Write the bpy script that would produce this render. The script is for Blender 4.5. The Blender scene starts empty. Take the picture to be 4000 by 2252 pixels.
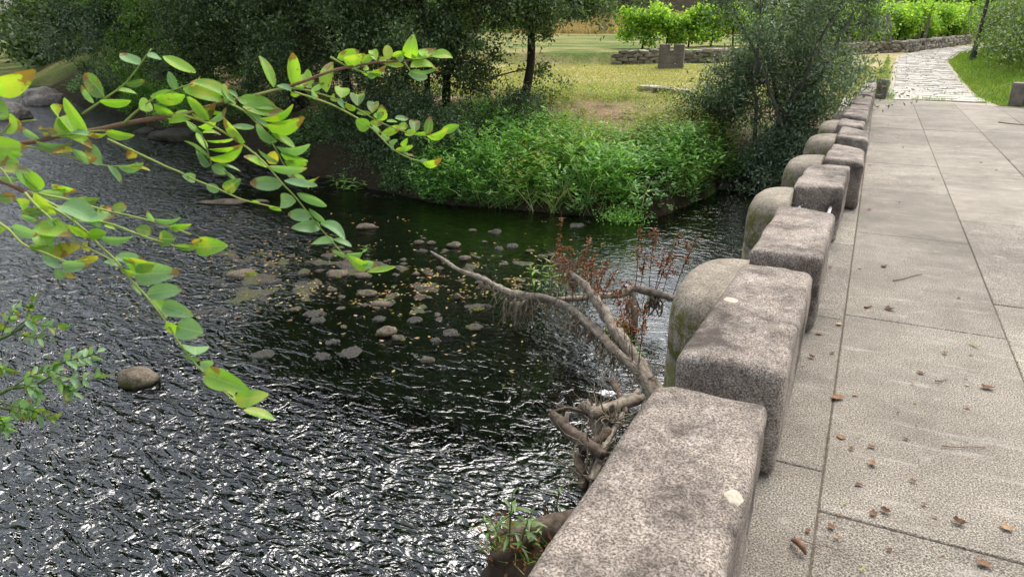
import bpy, bmesh, math, random
import numpy as np
from mathutils import Vector, Matrix, noise as mnoise

random.seed(7)
RNG = np.random.default_rng(7)
R_ = math.radians
SC = bpy.context.scene
COL = SC.collection

# ------------------------------------------------------------------ camera
PITCH, YAW, CAMH = 20.03, 26.16, 1.60
cam_d = bpy.data.cameras.new('camera')
cam = bpy.data.objects.new('camera', cam_d)
COL.objects.link(cam)
cam.location = (0, 0, CAMH)
cam.rotation_euler = (R_(90 - PITCH), 0, R_(YAW))
cam_d.sensor_width = 36
cam_d.lens = 36 * 2773 / 4000
cam_d.clip_start = 0.05
cam_d.clip_end = 3000
cam_d.dof.use_dof = True
cam_d.dof.focus_distance = 5.0
cam_d.dof.aperture_fstop = 13.0
SC.camera = cam

# ------------------------------------------------------------------ sky, sun, exposure
SUN_EL, SUN_AZ = 58, 12          # sun beyond the far bank, high, behind thin cloud
world = bpy.data.worlds.new('World')
SC.world = world
world.use_nodes = True
wn = world.node_tree.nodes
wl = world.node_tree.links
wn.clear()
sky = wn.new('ShaderNodeTexSky')
sky.sky_type = 'NISHITA'
sky.sun_disc = False
sky.sun_elevation = R_(SUN_EL)
sky.sun_rotation = R_(SUN_AZ)
sky.air_density = 1.0
sky.dust_density = 4.0
sky.ozone_density = 1.0
hsv = wn.new('ShaderNodeHueSaturation')
hsv.inputs['Saturation'].default_value = 0.42     # cloud veil: greyer than a clear sky
bg = wn.new('ShaderNodeBackground')
bg.inputs['Strength'].default_value = 0.15
wo = wn.new('ShaderNodeOutputWorld')
wl.new(sky.outputs[0], hsv.inputs['Color'])
wl.new(hsv.outputs[0], bg.inputs['Color'])
wl.new(bg.outputs[0], wo.inputs['Surface'])
sun_d = bpy.data.lights.new('sun', 'SUN')
sun_d.energy = 1.5
sun_d.angle = R_(65)
sun_d.color = (1.0, 0.95, 0.88)
sun = bpy.data.objects.new('sun', sun_d)
COL.objects.link(sun)
sun.rotation_euler = (R_(90 - SUN_EL), 0, R_(180 - SUN_AZ))
sun.location = (0, 0, 30)
SC.view_settings.view_transform = 'Standard'
SC.view_settings.look = 'None'
SC.view_settings.gamma = 1
SC.view_settings.use_curve_mapping = False
SC.view_settings.exposure = 1.08
SC.cycles.max_bounces = 6
SC.cycles.diffuse_bounces = 3
SC.cycles.glossy_bounces = 3
SC.cycles.transmission_bounces = 4
SC.cycles.transparent_max_bounces = 8
SC.cycles.use_denoising = True

# ------------------------------------------------------------------ surveying: a bearing from the bridge to a point in the place
F_PX, CX, CY = 2773.0, 2000.0, 1126.0
_th, _yw = R_(PITCH), R_(YAW)
_Rv = np.array([math.cos(_yw), math.sin(_yw), 0.0])
_Fv = np.array([-math.sin(_yw) * math.cos(_th), math.cos(_yw) * math.cos(_th), -math.sin(_th)])
_Uv = np.cross(_Rv, _Fv)
_C = np.array([0, 0, CAMH])
def bearing(x, y): return _Rv * (x - CX) / F_PX + _Uv * (CY - y) / F_PX + _Fv
def at_z(x, y, z):
    d = bearing(x, y); return _C + d * (z - CAMH) / d[2]
def at_d(x, y, depth): return _C + bearing(x, y) * depth

# ------------------------------------------------------------------ numpy noise
def _hash(ix, iy, s):
    n = (ix * 374761393 + iy * 668265263 + s * 974634777) & 0x7fffffff
    n = ((n ^ (n >> 13)) * 1274126177) & 0x7fffffff
    return ((n ^ (n >> 16)) & 0xffff) / 65535.0
def vnoise(x, y, s=0):
    x = np.asarray(x, float); y = np.asarray(y, float)
    ix = np.floor(x).astype(np.int64); iy = np.floor(y).astype(np.int64)
    fx = x - ix; fy = y - iy
    fx = fx * fx * (3 - 2 * fx); fy = fy * fy * (3 - 2 * fy)
    a = _hash(ix, iy, s); b = _hash(ix + 1, iy, s); c = _hash(ix, iy + 1, s); d = _hash(ix + 1, iy + 1, s)
    return (a + (b - a) * fx) * (1 - fy) + (c + (d - c) * fx) * fy
def fbm(x, y, s=0, o=4):
    v = 0; a = .5; f = 1
    for i in range(o):
        v = v + a * vnoise(np.asarray(x) * f, np.asarray(y) * f, s + i); a *= .5; f *= 2.03
    return v

# ------------------------------------------------------------------ terrain
WATER = -1.30
BANK = np.array([(-140, 82), (-95, 56), (-53, 32.5), (-36, 22.5), (-28, 18.3), (-25, 17.6), (-20, 15.4), (-16.8, 13.7), (-13, 12.7), (-10.9, 11.4),
                 (-9.7, 11.3), (-8.4, 10.9), (-6.6, 10.4), (-5.3, 10.6), (-3.7, 10.75), (-2.9, 11.0), (-2.55, 12.6), (-2.4, 13.7),
                 (-1.6, 14.1), (2, 14.8), (8, 14), (40, 10), (140, 0)], float)
WALL = np.array([(-40, 24.5), (-22, 27.5), (-11.1, 30.3), (-7.6, 32.6), (-6.5, 33.2), (-1.4, 41.2), (1.05, 44.6), (3.0, 50.5), (5.2, 57.5), (9, 64), (20, 70)], float)
PATH_L = np.array([(0.42, 19.9), (0.55, 24.8), (0.75, 34.7), (0.95, 42.0), (2.55, 48.7), (4.9, 54.5), (9, 61)], float)
PATH_R = np.array([(2.5, 19.4), (2.32, 23), (2.36, 26.4), (2.6, 37.1), (3.65, 45.0), (4.7, 49.8), (7, 54), (10.5, 58)], float)
def bank_y(X): return np.interp(X, BANK[:, 0], BANK[:, 1])
def path_r(Y): return np.interp(Y, PATH_R[:, 1], PATH_R[:, 0])
def path_l(Y): return np.interp(Y, PATH_L[:, 1], PATH_L[:, 0])
def wall_y(X): return np.interp(X, WALL[:, 0], WALL[:, 1])
def slope(Y): return 0.02 * np.maximum(0, Y - 22) + 0.07 * np.maximum(0, Y - 66)
def ground(X, Y):
    X = np.asarray(X, float); Y = np.asarray(Y, float)
    d = Y - bank_y(X)
    bed = -1.42 - np.clip(-d * .12, 0, .32) + .10 * (fbm(X * .9, Y * .9, 3) - .5)
    bar = np.exp(-(((X + 6.0) / 2.6) ** 2 + ((Y - 6.6) / 2.2) ** 2))
    bed = bed + .10 * bar
    up = np.interp(d, [0, .25, .9, 2.2, 4.5, 8, 60], [-1.42, -1.08, -.78, -.5, -.18, 0.0, 0.0])
    up = up + .10 * (fbm(X * .5, Y * .5, 11) - .5) * np.clip(d / 2, 0, 1)
    up = up + slope(Y)
    z = np.where(d < 0, bed, up)
    beyond = np.clip((Y - wall_y(X) - .1) / .25, 0, 1) * (Y > 20)
    z = z + .48 * beyond
    verge = np.clip((X - path_r(Y) - .35) / 2.8, 0, 1.4) * np.clip((Y - 19.4) / 2.5, 0, 1)
    z = z + .75 * verge
    inpath = (X > path_l(Y) - .3) & (X < path_r(Y) + .3) & (Y > 19.5)
    z = np.where(inpath, slope(Y) - .05, z)
    ap = (X > -.9) & (X < 3.3) & (Y < 20.2)
    z = np.where(ap, np.minimum(z, -.45), z)
    nb = np.clip((-7.5 - Y) / 3.0, 0, 1)
    z = np.where(Y < -7.5, -1.5 + nb * 1.3, z)
    return z
def at_g(x, y, lift=0.0):
    d = bearing(x, y); t = np.arange(1.0, 160, .02)
    p = _C[None] + d[None] * t[:, None]
    g = ground(p[:, 0], p[:, 1]) + lift
    i = int(np.argmax(p[:, 2] < g)); return p[i]
def gz(x, y): return float(ground(x, y))

# ------------------------------------------------------------------ helpers
def link(o, parent=None, root_loc=None):
    COL.objects.link(o)
    if parent is not None:
        o.parent = parent
    return o
def mesh_np(name, V, Fc, mat, smooth=False):
    V = np.ascontiguousarray(V, np.float32); Fc = np.ascontiguousarray(Fc, np.int32)
    me = bpy.data.meshes.new(name)
    n, k = Fc.shape
    me.vertices.add(len(V)); me.vertices.foreach_set('co', V.ravel())
    me.loops.add(n * k); me.loops.foreach_set('vertex_index', Fc.ravel())
    me.polygons.add(n)
    me.polygons.foreach_set('loop_start', np.arange(0, n * k, k, dtype=np.int32))
    if smooth: me.polygons.foreach_set('use_smooth', np.ones(n, bool))
    me.update(calc_edges=True)
    if mat: me.materials.append(mat)
    return me
def obj(name, me, parent=None, loc=None):
    o = bpy.data.objects.new(name, me); COL.objects.link(o)
    if loc is not None: o.location = loc
    if parent is not None: o.parent = parent
    return o
def shape(name, vf, mat, parent=None, smooth=True, origin=(0, 0, 0)):
    """vf = (verts, faces) in place coordinates; origin = location of the thing (its parent's location)."""
    V, Fc = vf
    me = bpy.data.meshes.new(name)
    V = np.asarray(V, float) - np.asarray(origin, float)
    me.from_pydata(V.tolist(), [], [tuple(f) for f in Fc])
    if smooth: me.polygons.foreach_set('use_smooth', np.ones(len(me.polygons), bool))
    me.materials.append(mat); me.update()
    o = bpy.data.objects.new(name, me); COL.objects.link(o)
    if parent is not None: o.parent = parent
    return o
def tag(o, label=None, cat=None, group=None, kind=None):
    if label: o['label'] = label
    if cat: o['category'] = cat
    if group: o['group'] = group
    if kind: o['kind'] = kind
    return o
def thing(name, loc, label, cat, group=None, rz=0):
    o = bpy.data.objects.new(name, None); COL.objects.link(o)
    o.location = loc; o.rotation_euler = (0, 0, rz); o.empty_display_size = .1
    return tag(o, label, cat, group)
ORD = ['first', 'second', 'third', 'fourth', 'fifth', 'sixth', 'seventh', 'eighth', 'ninth', 'tenth', 'eleventh', 'twelfth', 'thirteenth', 'fourteenth', 'fifteenth', 'sixteenth', 'seventeenth', 'eighteenth', 'nineteenth', 'twentieth', 'twenty-first', 'twenty-second', 'twenty-third', 'twenty-fourth', 'twenty-fifth']
def unit(v):
    v = np.asarray(v, float); return v / (np.linalg.norm(v, axis=-1, keepdims=True) + 1e-9)
def smooth_path(P, k=4):
    P = [np.asarray(p, float) for p in P]
    if len(P) < 3: return np.array(P)
    out = []
    for i in range(len(P) - 1):
        p0 = P[max(i - 1, 0)]; p1 = P[i]; p2 = P[i + 1]; p3 = P[min(i + 2, len(P) - 1)]
        for j in range(k):
            t = j / k
            out.append(.5 * ((2 * p1) + (-p0 + p2) * t + (2 * p0 - 5 * p1 + 4 * p2 - p3) * t * t + (-p0 + 3 * p1 - 3 * p2 + p3) * t ** 3))
    out.append(P[-1]); return np.array(out)
def tube(P, rad, n=7, rough=0.0, seed=0):
    P = np.asarray(P, float); m = len(P)
    rad = np.interp(np.linspace(0, 1, m), np.linspace(0, 1, len(rad)), rad) if np.ndim(rad) else np.full(m, rad)
    T = np.gradient(P, axis=0); T = unit(T)
    ref = np.array([0, 0, 1.0]) if abs(T[0][2]) < .9 else np.array([1.0, 0, 0])
    V = []; u = unit(np.cross(T[0], ref))
    for i in range(m):
        u = unit(u - T[i] * np.dot(u, T[i])); w = np.cross(T[i], u)
        for j in range(n):
            a = 2 * math.pi * j / n
            r = rad[i]
            if rough: r *= 1 + rough * (mnoise.noise(Vector((P[i][0] * 9 + seed, P[i][1] * 9 + math.cos(a) * 1.3, P[i][2] * 9 + math.sin(a) * 1.3))))
            V.append(P[i] + (u * math.cos(a) + w * math.sin(a)) * r)
    Fc = [(i * n + j, i * n + (j + 1) % n, (i + 1) * n + (j + 1) % n, (i + 1) * n + j) for i in range(m - 1) for j in range(n)]
    Fc.append(tuple(range(n - 1, -1, -1))); Fc.append(tuple((m - 1) * n + j for j in range(n)))
    return V, Fc
def join(parts):
    V = []; Fc = []
    for v, f in parts:
        b = len(V); V.extend(list(v)); Fc.extend([tuple(i + b for i in q) for q in f])
    return V, Fc
def box(x0, x1, y0, y1, z0, z1):
    V = [(x, y, z) for z in (z0, z1) for y in (y0, y1) for x in (x0, x1)]
    return V, [(0, 2, 3, 1), (4, 5, 7, 6), (0, 1, 5, 4), (2, 6, 7, 3), (0, 4, 6, 2), (1, 3, 7, 5)]
def bevel_block(name, corners, z0, z1, bev, mat, parent=None, rough=.006, seg=3, cuts=5, seed=0, origin=(0, 0, 0), top_tilt=0):
    """four plan corners (nl, nr, fr, fl), weathered rounded edges"""
    bm = bmesh.new()
    lo = [bm.verts.new((c[0], c[1], z0)) for c in corners]
    hi = [bm.verts.new((c[0], c[1], z1 + top_tilt * i)) for i, c in enumerate(corners)]
    bm.faces.new(lo[::-1]); bm.faces.new(hi)
    for i in range(4): bm.faces.new((lo[i], lo[(i + 1) % 4], hi[(i + 1) % 4], hi[i]))
    bmesh.ops.bevel(bm, geom=list(bm.edges), offset=bev, segments=seg, profile=.55, affect='EDGES')
    if cuts:
        bmesh.ops.subdivide_edges(bm, edges=[e for e in bm.edges if e.calc_length() > .12], cuts=cuts, use_grid_fill=True)
    for v in bm.verts:
        n = mnoise.noise_vector(Vector((v.co.x * 4 + seed, v.co.y * 4, v.co.z * 4))) * rough + mnoise.noise_vector(Vector((v.co.x * 17 + seed, v.co.y * 17, v.co.z * 17))) * rough * .5
        v.co += n
        v.co -= Vector(origin)
    me = bpy.data.meshes.new(name); bm.to_mesh(me); bm.free()
    if cuts: me.polygons.foreach_set('use_smooth', np.ones(len(me.polygons), bool))
    me.materials.append(mat)
    return obj(name, me, parent)
def rock_mesh(name, seed, mat, sub=3, amp=.28, flat=.7):
    bm = bmesh.new(); bmesh.ops.create_icosphere(bm, subdivisions=sub, radius=.5)
    for v in bm.verts:
        p = v.co.copy()
        k = 1 + amp * mnoise.noise(p * 2.2 + Vector((seed * 3.1, 0, 0))) + amp * .35 * mnoise.noise(p * 6 + Vector((0, seed, 0)))
        v.co = p * k
        v.co.z *= flat
    me = bpy.data.meshes.new(name); bm.to_mesh(me); bm.free()
    me.polygons.foreach_set('use_smooth', np.ones(len(me.polygons), bool))
    me.materials.append(mat); return me
def leaf_quads(Pb, D, S, L, W, bend=.12):
    """one folded diamond leaf per row"""
    n = len(Pb); L = np.broadcast_to(np.asarray(L, float), (n,))[:, None]; W = np.broadcast_to(np.asarray(W, float), (n,))[:, None]
    N = np.cross(D, S)
    V = np.empty((n, 4, 3))
    V[:, 0] = Pb
    V[:, 1] = Pb + D * L * .45 + S * W * .5 + N * W * bend
    V[:, 2] = Pb + D * L
    V[:, 3] = Pb + D * L * .45 - S * W * .5 + N * W * bend
    Fc = np.arange(n * 4).reshape(n, 4)
    return V.reshape(-1, 3), Fc
def rand_dirs(n, rng, up=0.0):
    D = rng.normal(size=(n, 3)); D[:, 2] += up; D = unit(D)
    S = unit(np.cross(D, rng.normal(size=(n, 3)) * .6 + np.array([0, 0, 1.0]))); return D, S

# ------------------------------------------------------------------ materials
def mat_new(name):
    m = bpy.data.materials.new(name); m.use_nodes = True
    nt = m.node_tree; nt.nodes.clear()
    out = nt.nodes.new('ShaderNodeOutputMaterial')
    return m, nt, out
def N(nt, t, **k):
    n = nt.nodes.new(t)
    for a, b in k.items(): setattr(n, a, b)
    return n
def noise_n(nt, scale, detail=4, rough=.6, vec=None, dist=0):
    n = N(nt, 'ShaderNodeTexNoise'); n.inputs['Scale'].default_value = scale; n.inputs['Detail'].default_value = detail
    n.inputs['Roughness'].default_value = rough; n.inputs['Distortion'].default_value = dist
    if vec is not None: nt.links.new(vec, n.inputs['Vector'])
    return n.outputs['Fac']
def ramp(nt, fac, stops):
    r = N(nt, 'ShaderNodeValToRGB'); e = r.color_ramp.elements
    while len(e) < len(stops): e.new(.5)
    for i, (p, c) in enumerate(stops): e[i].position = p; e[i].color = (*c, 1) if len(c) == 3 else c
    nt.links.new(fac, r.inputs['Fac']); return r.outputs['Color']
def mixc(nt, fac, a, b, mode='MIX'):
    m = N(nt, 'ShaderNodeMix', data_type='RGBA', blend_type=mode)
    for s, v in ((m.inputs[0], fac), (m.inputs[6], a), (m.inputs[7], b)):
        if isinstance(v, (int, float)): s.default_value = v
        elif isinstance(v, tuple): s.default_value = (*v, 1)
        else: nt.links.new(v, s)
    return m.outputs[2]
def mathn(nt, op, a, b=0.0):
    m = N(nt, 'ShaderNodeMath', operation=op)
    for s, v in ((m.inputs[0], a), (m.inputs[1], b)):
        if isinstance(v, (int, float)): s.default_value = v
        else: nt.links.new(v, s)
    return m.outputs[0]
def coord(nt, kind='Object', scale=None):
    c = N(nt, 'ShaderNodeTexCoord').outputs[kind]
    if scale:
        mp = N(nt, 'ShaderNodeMapping'); mp.inputs['Scale'].default_value = scale
        nt.links.new(c, mp.inputs['Vector']); return mp.outputs[0]
    return c
def wcoord(nt): return N(nt, 'ShaderNodeNewGeometry').outputs['Position']
def bump(nt, h, strength, dist=.01):
    b = N(nt, 'ShaderNodeBump'); b.inputs['Strength'].default_value = strength; b.inputs['Distance'].default_value = dist
    nt.links.new(h, b.inputs['Height']); return b.outputs[0]
def principled(nt, out, col, rough=.8, nrm=None, spec=.3):
    p = N(nt, 'ShaderNodeBsdfPrincipled')
    if isinstance(col, tuple): p.inputs['Base Color'].default_value = (*col, 1)
    else: nt.links.new(col, p.inputs['Base Color'])
    if isinstance(rough, (int, float)): p.inputs['Roughness'].default_value = rough
    else: nt.links.new(rough, p.inputs['Roughness'])
    p.inputs['Specular IOR Level'].default_value = spec
    if nrm is not None: nt.links.new(nrm, p.inputs['Normal'])
    nt.links.new(p.outputs[0], out.inputs['Surface']); return p
def stone_mat(name, stops, dark=(.06, .05, .048), dark_amt=.5, fine=95, moss=0.0, mosscol=(.10, .10, .02), bstr=.5, mott=3.0, lichen=.0, scuff=0, vary=0, wet=None):
    m, nt, out = mat_new(name); v = wcoord(nt)
    f = noise_n(nt, fine, 3, .75, v)
    base = ramp(nt, f, stops)
    g2 = noise_n(nt, mott * 6, 5, .7, v)
    g = noise_n(nt, mott, 6, .68, v)
    d = ramp(nt, mathn(nt, 'ADD', mathn(nt, 'MULTIPLY', g, .72), mathn(nt, 'MULTIPLY', g2, .28)), [(.42, (0, 0, 0)), (.62, (1, 1, 1))])
    c = mixc(nt, mathn(nt, 'MULTIPLY', d, dark_amt), base, dark)
    if lichen:
        l = ramp(nt, noise_n(nt, 7, 5, .7, v), [(.60, (0, 0, 0)), (.68, (1, 1, 1))])
        c = mixc(nt, mathn(nt, 'MULTIPLY', l, lichen), c, (.55, .52, .47))
    if scuff:
        mp = N(nt, 'ShaderNodeMapping'); mp.inputs['Scale'].default_value = (2.2, 11, 1); mp.inputs['Rotation'].default_value = (0, 0, R_(8)); nt.links.new(v, mp.inputs['Vector'])
        sc_ = ramp(nt, noise_n(nt, 1.0, 6, .72, mp.outputs[0]), [(.56, (0, 0, 0)), (.68, (1, 1, 1))])
        c = mixc(nt, mathn(nt, 'MULTIPLY', sc_, scuff), c, mixc(nt, f, (.30, .27, .23), (.56, .53, .47)))
    if moss:
        mz = ramp(nt, noise_n(nt, 7, 6, .8, v), [(.46, (0, 0, 0)), (.56, (1, 1, 1))])
        side = N(nt, 'ShaderNodeSeparateXYZ'); nt.links.new(N(nt, 'ShaderNodeNewGeometry').outputs['Normal'], side.inputs[0])
        sd = ramp(nt, side.outputs['Z'], [(.25, (1, 1, 1)), (.6, (0, 0, 0))])
        c = mixc(nt, mathn(nt, 'MULTIPLY', mathn(nt, 'MULTIPLY', mz, sd), moss), c, mosscol)
    if vary:
        oi = N(nt, 'ShaderNodeObjectInfo').outputs['Random']
        c = mixc(nt, 1.0, c, ramp(nt, oi, [(0, (1 - vary * .6,) * 3), (1, (1 + vary * .4,) * 3)]), 'MULTIPLY')
    if wet is not None:
        pz_ = N(nt, 'ShaderNodeSeparateXYZ'); nt.links.new(v, pz_.inputs[0])
        wb = ramp(nt, mathn(nt, 'ADD', mathn(nt, 'MULTIPLY', mathn(nt, 'SUBTRACT', pz_.outputs['Z'], wet), 12.0), mathn(nt, 'MULTIPLY', g2, .3)), [(.32, (1, 1, 1)), (.55, (0, 0, 0))])
        c = mixc(nt, mathn(nt, 'MULTIPLY', wb, .75), c, (.02, .018, .012))
    h = mathn(nt, 'ADD', mathn(nt, 'MULTIPLY', f, .6), mathn(nt, 'MULTIPLY', g2, .8))
    principled(nt, out, c, .88, bump(nt, h, bstr, .012), .25)
    return m
def leaf_mat(name, stops, trans=.35, gloss=.06, rough=.45, spots=None):
    m, nt, out = mat_new(name)
    rnd = N(nt, 'ShaderNodeNewGeometry').outputs['Random Per Island']
    c = ramp(nt, rnd, stops)
    if spots:
        s = ramp(nt, noise_n(nt, spots[0], 3, .6, coord(nt)), [(spots[1], (0, 0, 0)), (spots[1] + .05, (1, 1, 1))])
        c = mixc(nt, s, c, spots[2])
    d = N(nt, 'ShaderNodeBsdfDiffuse'); t = N(nt, 'ShaderNodeBsdfTranslucent'); g = N(nt, 'ShaderNodeBsdfGlossy')
    g.inputs['Roughness'].default_value = rough
    nt.links.new(c, d.inputs['Color'])
    tc = mixc(nt, .55, c, (.9, 1.0, .15), 'MULTIPLY'); tc = mixc(nt, 1.0, tc, (1.7, 1.7, 1.2), 'MULTIPLY')
    nt.links.new(tc, t.inputs['Color'])
    a = N(nt, 'ShaderNodeMixShader'); a.inputs[0].default_value = trans
    nt.links.new(d.outputs[0], a.inputs[1]); nt.links.new(t.outputs[0], a.inputs[2])
    b = N(nt, 'ShaderNodeMixShader'); b.inputs[0].default_value = gloss
    nt.links.new(a.outputs[0], b.inputs[1]); nt.links.new(g.outputs[0], b.inputs[2])
    nt.links.new(b.outputs[0], out.inputs['Surface']); return m
def plain_mat(name, stops, rough=.85, scale=20, bstr=.4, stretch=None, spec=.2, coordk='Object'):
    m, nt, out = mat_new(name); v = coord(nt, coordk, stretch)
    f = noise_n(nt, scale, 5, .65, v)
    principled(nt, out, ramp(nt, f, stops), rough, bump(nt, f, bstr, .01), spec); return m
def island_mat(name, stops, rough=.8, scale=30, bstr=.3):
    m, nt, out = mat_new(name)
    oi = N(nt, 'ShaderNodeObjectInfo').outputs['Random']
    c = ramp(nt, oi, stops); f = noise_n(nt, scale, 5, .7, wcoord(nt))
    c = mixc(nt, .75, c, ramp(nt, f, [(.25, (.25, .25, .25)), (.75, (1.25, 1.25, 1.25))]), 'MULTIPLY')
    principled(nt, out, c, rough, bump(nt, f, bstr, .01), .2); return m
M = {}
M['granite'] = stone_mat('granite_parapet', [(.34, (.044, .036, .030)), (.46, (.19, .160, .134)), (.60, (.47, .405, .34))], dark=(.040, .031, .026), dark_amt=.9, lichen=.3, fine=150)
M['granite_pier'] = stone_mat('granite_pier', [(.30, (.085, .072, .055)), (.45, (.22, .19, .145)), (.63, (.40, .35, .275))], dark=(.055, .05, .038), dark_amt=.7, moss=1.0)
M['granite_deck'] = stone_mat('granite_deck', [(.36, (.040, .034, .027)), (.48, (.185, .162, .132)), (.61, (.50, .455, .375))], dark=(.085, .075, .060), dark_amt=.6, vary=.32, fine=150, mott=.9, bstr=.5, lichen=.22, scuff=.5)
M['granite_end'] = stone_mat('granite_end', [(.28, (.10, .09, .08)), (.5, (.24, .21, .18)), (.68, (.36, .32, .28))], dark_amt=.7)
M['lichen'] = plain_mat('lichen_pale', [(.3, (.33, .29, .22)), (.7, (.50, .45, .36))], .95, 90)
M['joint'] = plain_mat('joint_dirt', [(.3, (.05, .042, .032)), (.7, (.13, .11, .08))], .95, 40, .5)
M['crust'] = plain_mat('lichen_grey_green', [(.3, (.20, .24, .17)), (.7, (.45, .48, .40))], .95, 60)
M['moss'] = plain_mat('moss', [(.3, (.05, .07, .01)), (.7, (.16, .17, .03))], .95, 60, .8)
M['rod'] = plain_mat('galvanised_rod', [(.3, (.40, .40, .42)), (.7, (.55, .55, .57))], .45, 30, .1, spec=.5)
M['paving'] = island_mat('paving_stone', [(0, (.44, .41, .355)), (.5, (.50, .465, .41)), (1, (.55, .52, .465))])
M['rubble'] = island_mat('rubble_stone', [(0, (.16, .14, .11)), (.5, (.28, .25, .20)), (1, (.42, .38, .32))], scale=12)
M['rock'] = stone_mat('river_rock', [(.3, (.06, .046, .034)), (.5, (.165, .13, .098)), (.7, (.31, .255, .20))], dark=(.025, .03, .012), dark_amt=.7, fine=60, moss=.9, mosscol=(.05, .065, .008), mott=5, wet=WATER)
M['rock_dark'] = stone_mat('river_rock_dark', [(.3, (.03, .028, .022)), (.5, (.075, .068, .05)), (.7, (.13, .12, .09))], dark=(.015, .016, .008), dark_amt=.6, fine=40, moss=.6, mosscol=(.03, .04, .008))
M['boulder'] = stone_mat('river_boulder', [(.3, (.14, .12, .10)), (.5, (.28, .25, .22)), (.7, (.42, .38, .34))], dark=(.05, .045, .04), dark_amt=.6, fine=14, mott=1.2)
M['bark'] = plain_mat('bark_dark', [(.3, (.018, .015, .011)), (.7, (.07, .058, .045))], .95, 14, .8, (1, 1, .25))
M['bark_grey'] = plain_mat('bark_grey', [(.3, (.06, .055, .045)), (.7, (.17, .155, .13))], .95, 14, .8, (1, 1, .25))
M['drift'] = plain_mat('driftwood', [(.28, (.07, .055, .042)), (.5, (.215, .18, .14)), (.72, (.37, .325, .265))], .9, 16, .9, (1, 1, 1))
M['drift_dark'] = plain_mat('driftwood_wet', [(.28, (.035, .025, .018)), (.5, (.10, .075, .055)), (.72, (.20, .155, .12))], .85, 18, .9)
M['straw'] = plain_mat('flood_debris', [(.28, (.07, .06, .04)), (.5, (.17, .145, .10)), (.72, (.30, .26, .19))], .95, 30, .5)
M['wood_post'] = plain_mat('weathered_post', [(.3, (.13, .115, .09)), (.7, (.32, .29, .24))], .9, 9, .6, (1, 1, .2))
M['iron'] = plain_mat('cast_iron', [(.3, (.018, .02, .02)), (.7, (.05, .05, .048))], .5, 20, .2, spec=.5)
M['white'] = plain_mat('white_plastic', [(.3, (.72, .72, .70)), (.7, (.82, .82, .80))], .4, 8, .1)
M['soil'] = plain_mat('soil', [(.3, (.025, .018, .012)), (.7, (.085, .062, .042))], .95, 10, 1.0)
M['glass'] = plain_mat('lamp_glass', [(.3, (.55, .55, .52)), (.7, (.65, .65, .62))], .2, 8, .05)
LM = {}
LM['tree'] = leaf_mat('leaf_riverside_tree', [(0, (0.029, 0.054, 0.016)), (.5, (0.068, 0.116, 0.037)), (.82, (0.122, 0.189, 0.063)), (1, (0.244, 0.317, 0.134))], .28, .05, .5)
LM['tree_b'] = leaf_mat('leaf_bright_tree', [(0, (0.052, 0.115, 0.021)), (.5, (0.115, 0.218, 0.037)), (1, (0.230, 0.356, 0.081))], .35, .04, .5)
LM['willow'] = leaf_mat('leaf_willow', [(0, (0.049, 0.082, 0.045)), (.5, (0.105, 0.167, 0.088)), (.85, (0.179, 0.246, 0.142)), (1, (0.320, 0.394, 0.259))], .28, .06, .45)
LM['dark'] = leaf_mat('leaf_undergrowth', [(0, (0.021, 0.044, 0.014)), (.6, (0.048, 0.092, 0.030)), (1, (0.103, 0.172, 0.060))], .25, .05, .5)
LM['weed'] = leaf_mat('leaf_bank_weed', [(0, (0.074, 0.194, 0.033)), (.5, (0.165, 0.373, 0.068)), (1, (0.329, 0.568, 0.112))], .35, .05, .5)
LM['weed_y'] = leaf_mat('leaf_bank_weed_yellow', [(0, (0.103, 0.172, 0.025)), (.5, (0.218, 0.310, 0.048)), (.9, (0.345, 0.380, 0.069)), (1, (0.517, 0.391, 0.103))], .35, .04, .5)
LM['ivy'] = leaf_mat('leaf_ground_cover', [(0, (0.050, 0.122, 0.037)), (.5, (0.107, 0.237, 0.071)), (1, (0.230, 0.403, 0.129))], .3, .06, .5)
LM['grass'] = leaf_mat('grass_blade', [(0, (0.068, 0.146, 0.030)), (.5, (0.146, 0.254, 0.055)), (.8, (0.254, 0.332, 0.088)), (1, (0.600, 0.546, 0.272))], .3, .03)
LM['meadow'] = leaf_mat('meadow_blade', [(0, (.17, .22, .05)), (.5, (.32, .33, .11)), (1, (.52, .44, .23))], .3, .02)
LM['verge'] = leaf_mat('verge_blade', [(0, (0.076, 0.164, 0.025)), (.6, (0.164, 0.278, 0.044)), (1, (0.329, 0.366, 0.101))], .3, .02)
LM['vine'] = leaf_mat('leaf_vine', [(0, (0.083, 0.196, 0.025)), (.5, (0.223, 0.391, 0.052)), (1, (0.465, 0.600, 0.094))], .4, .03)
LM['vine_far'] = leaf_mat('leaf_vine_far', [(0, (0.047, 0.094, 0.022)), (.5, (0.094, 0.172, 0.037)), (1, (0.156, 0.250, 0.055))], .35, .03)
LM['bramble'] = leaf_mat('leaf_bramble', [(0, (.036, .075, .018)), (.5, (.085, .15, .036)), (.85, (.15, .22, .062)), (1, (.28, .31, .15))], .3, .05, .5)
LM['dry'] = leaf_mat('dry_grass', [(0, (.26, .19, .09)), (.5, (.40, .30, .16)), (1, (.52, .41, .24))], .2, .02)
LM['dead'] = leaf_mat('dry_leaf', [(0, (.07, .03, .018)), (.5, (.18, .065, .035)), (1, (.34, .145, .075))], .3, .03)
LM['fallen'] = None
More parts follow.
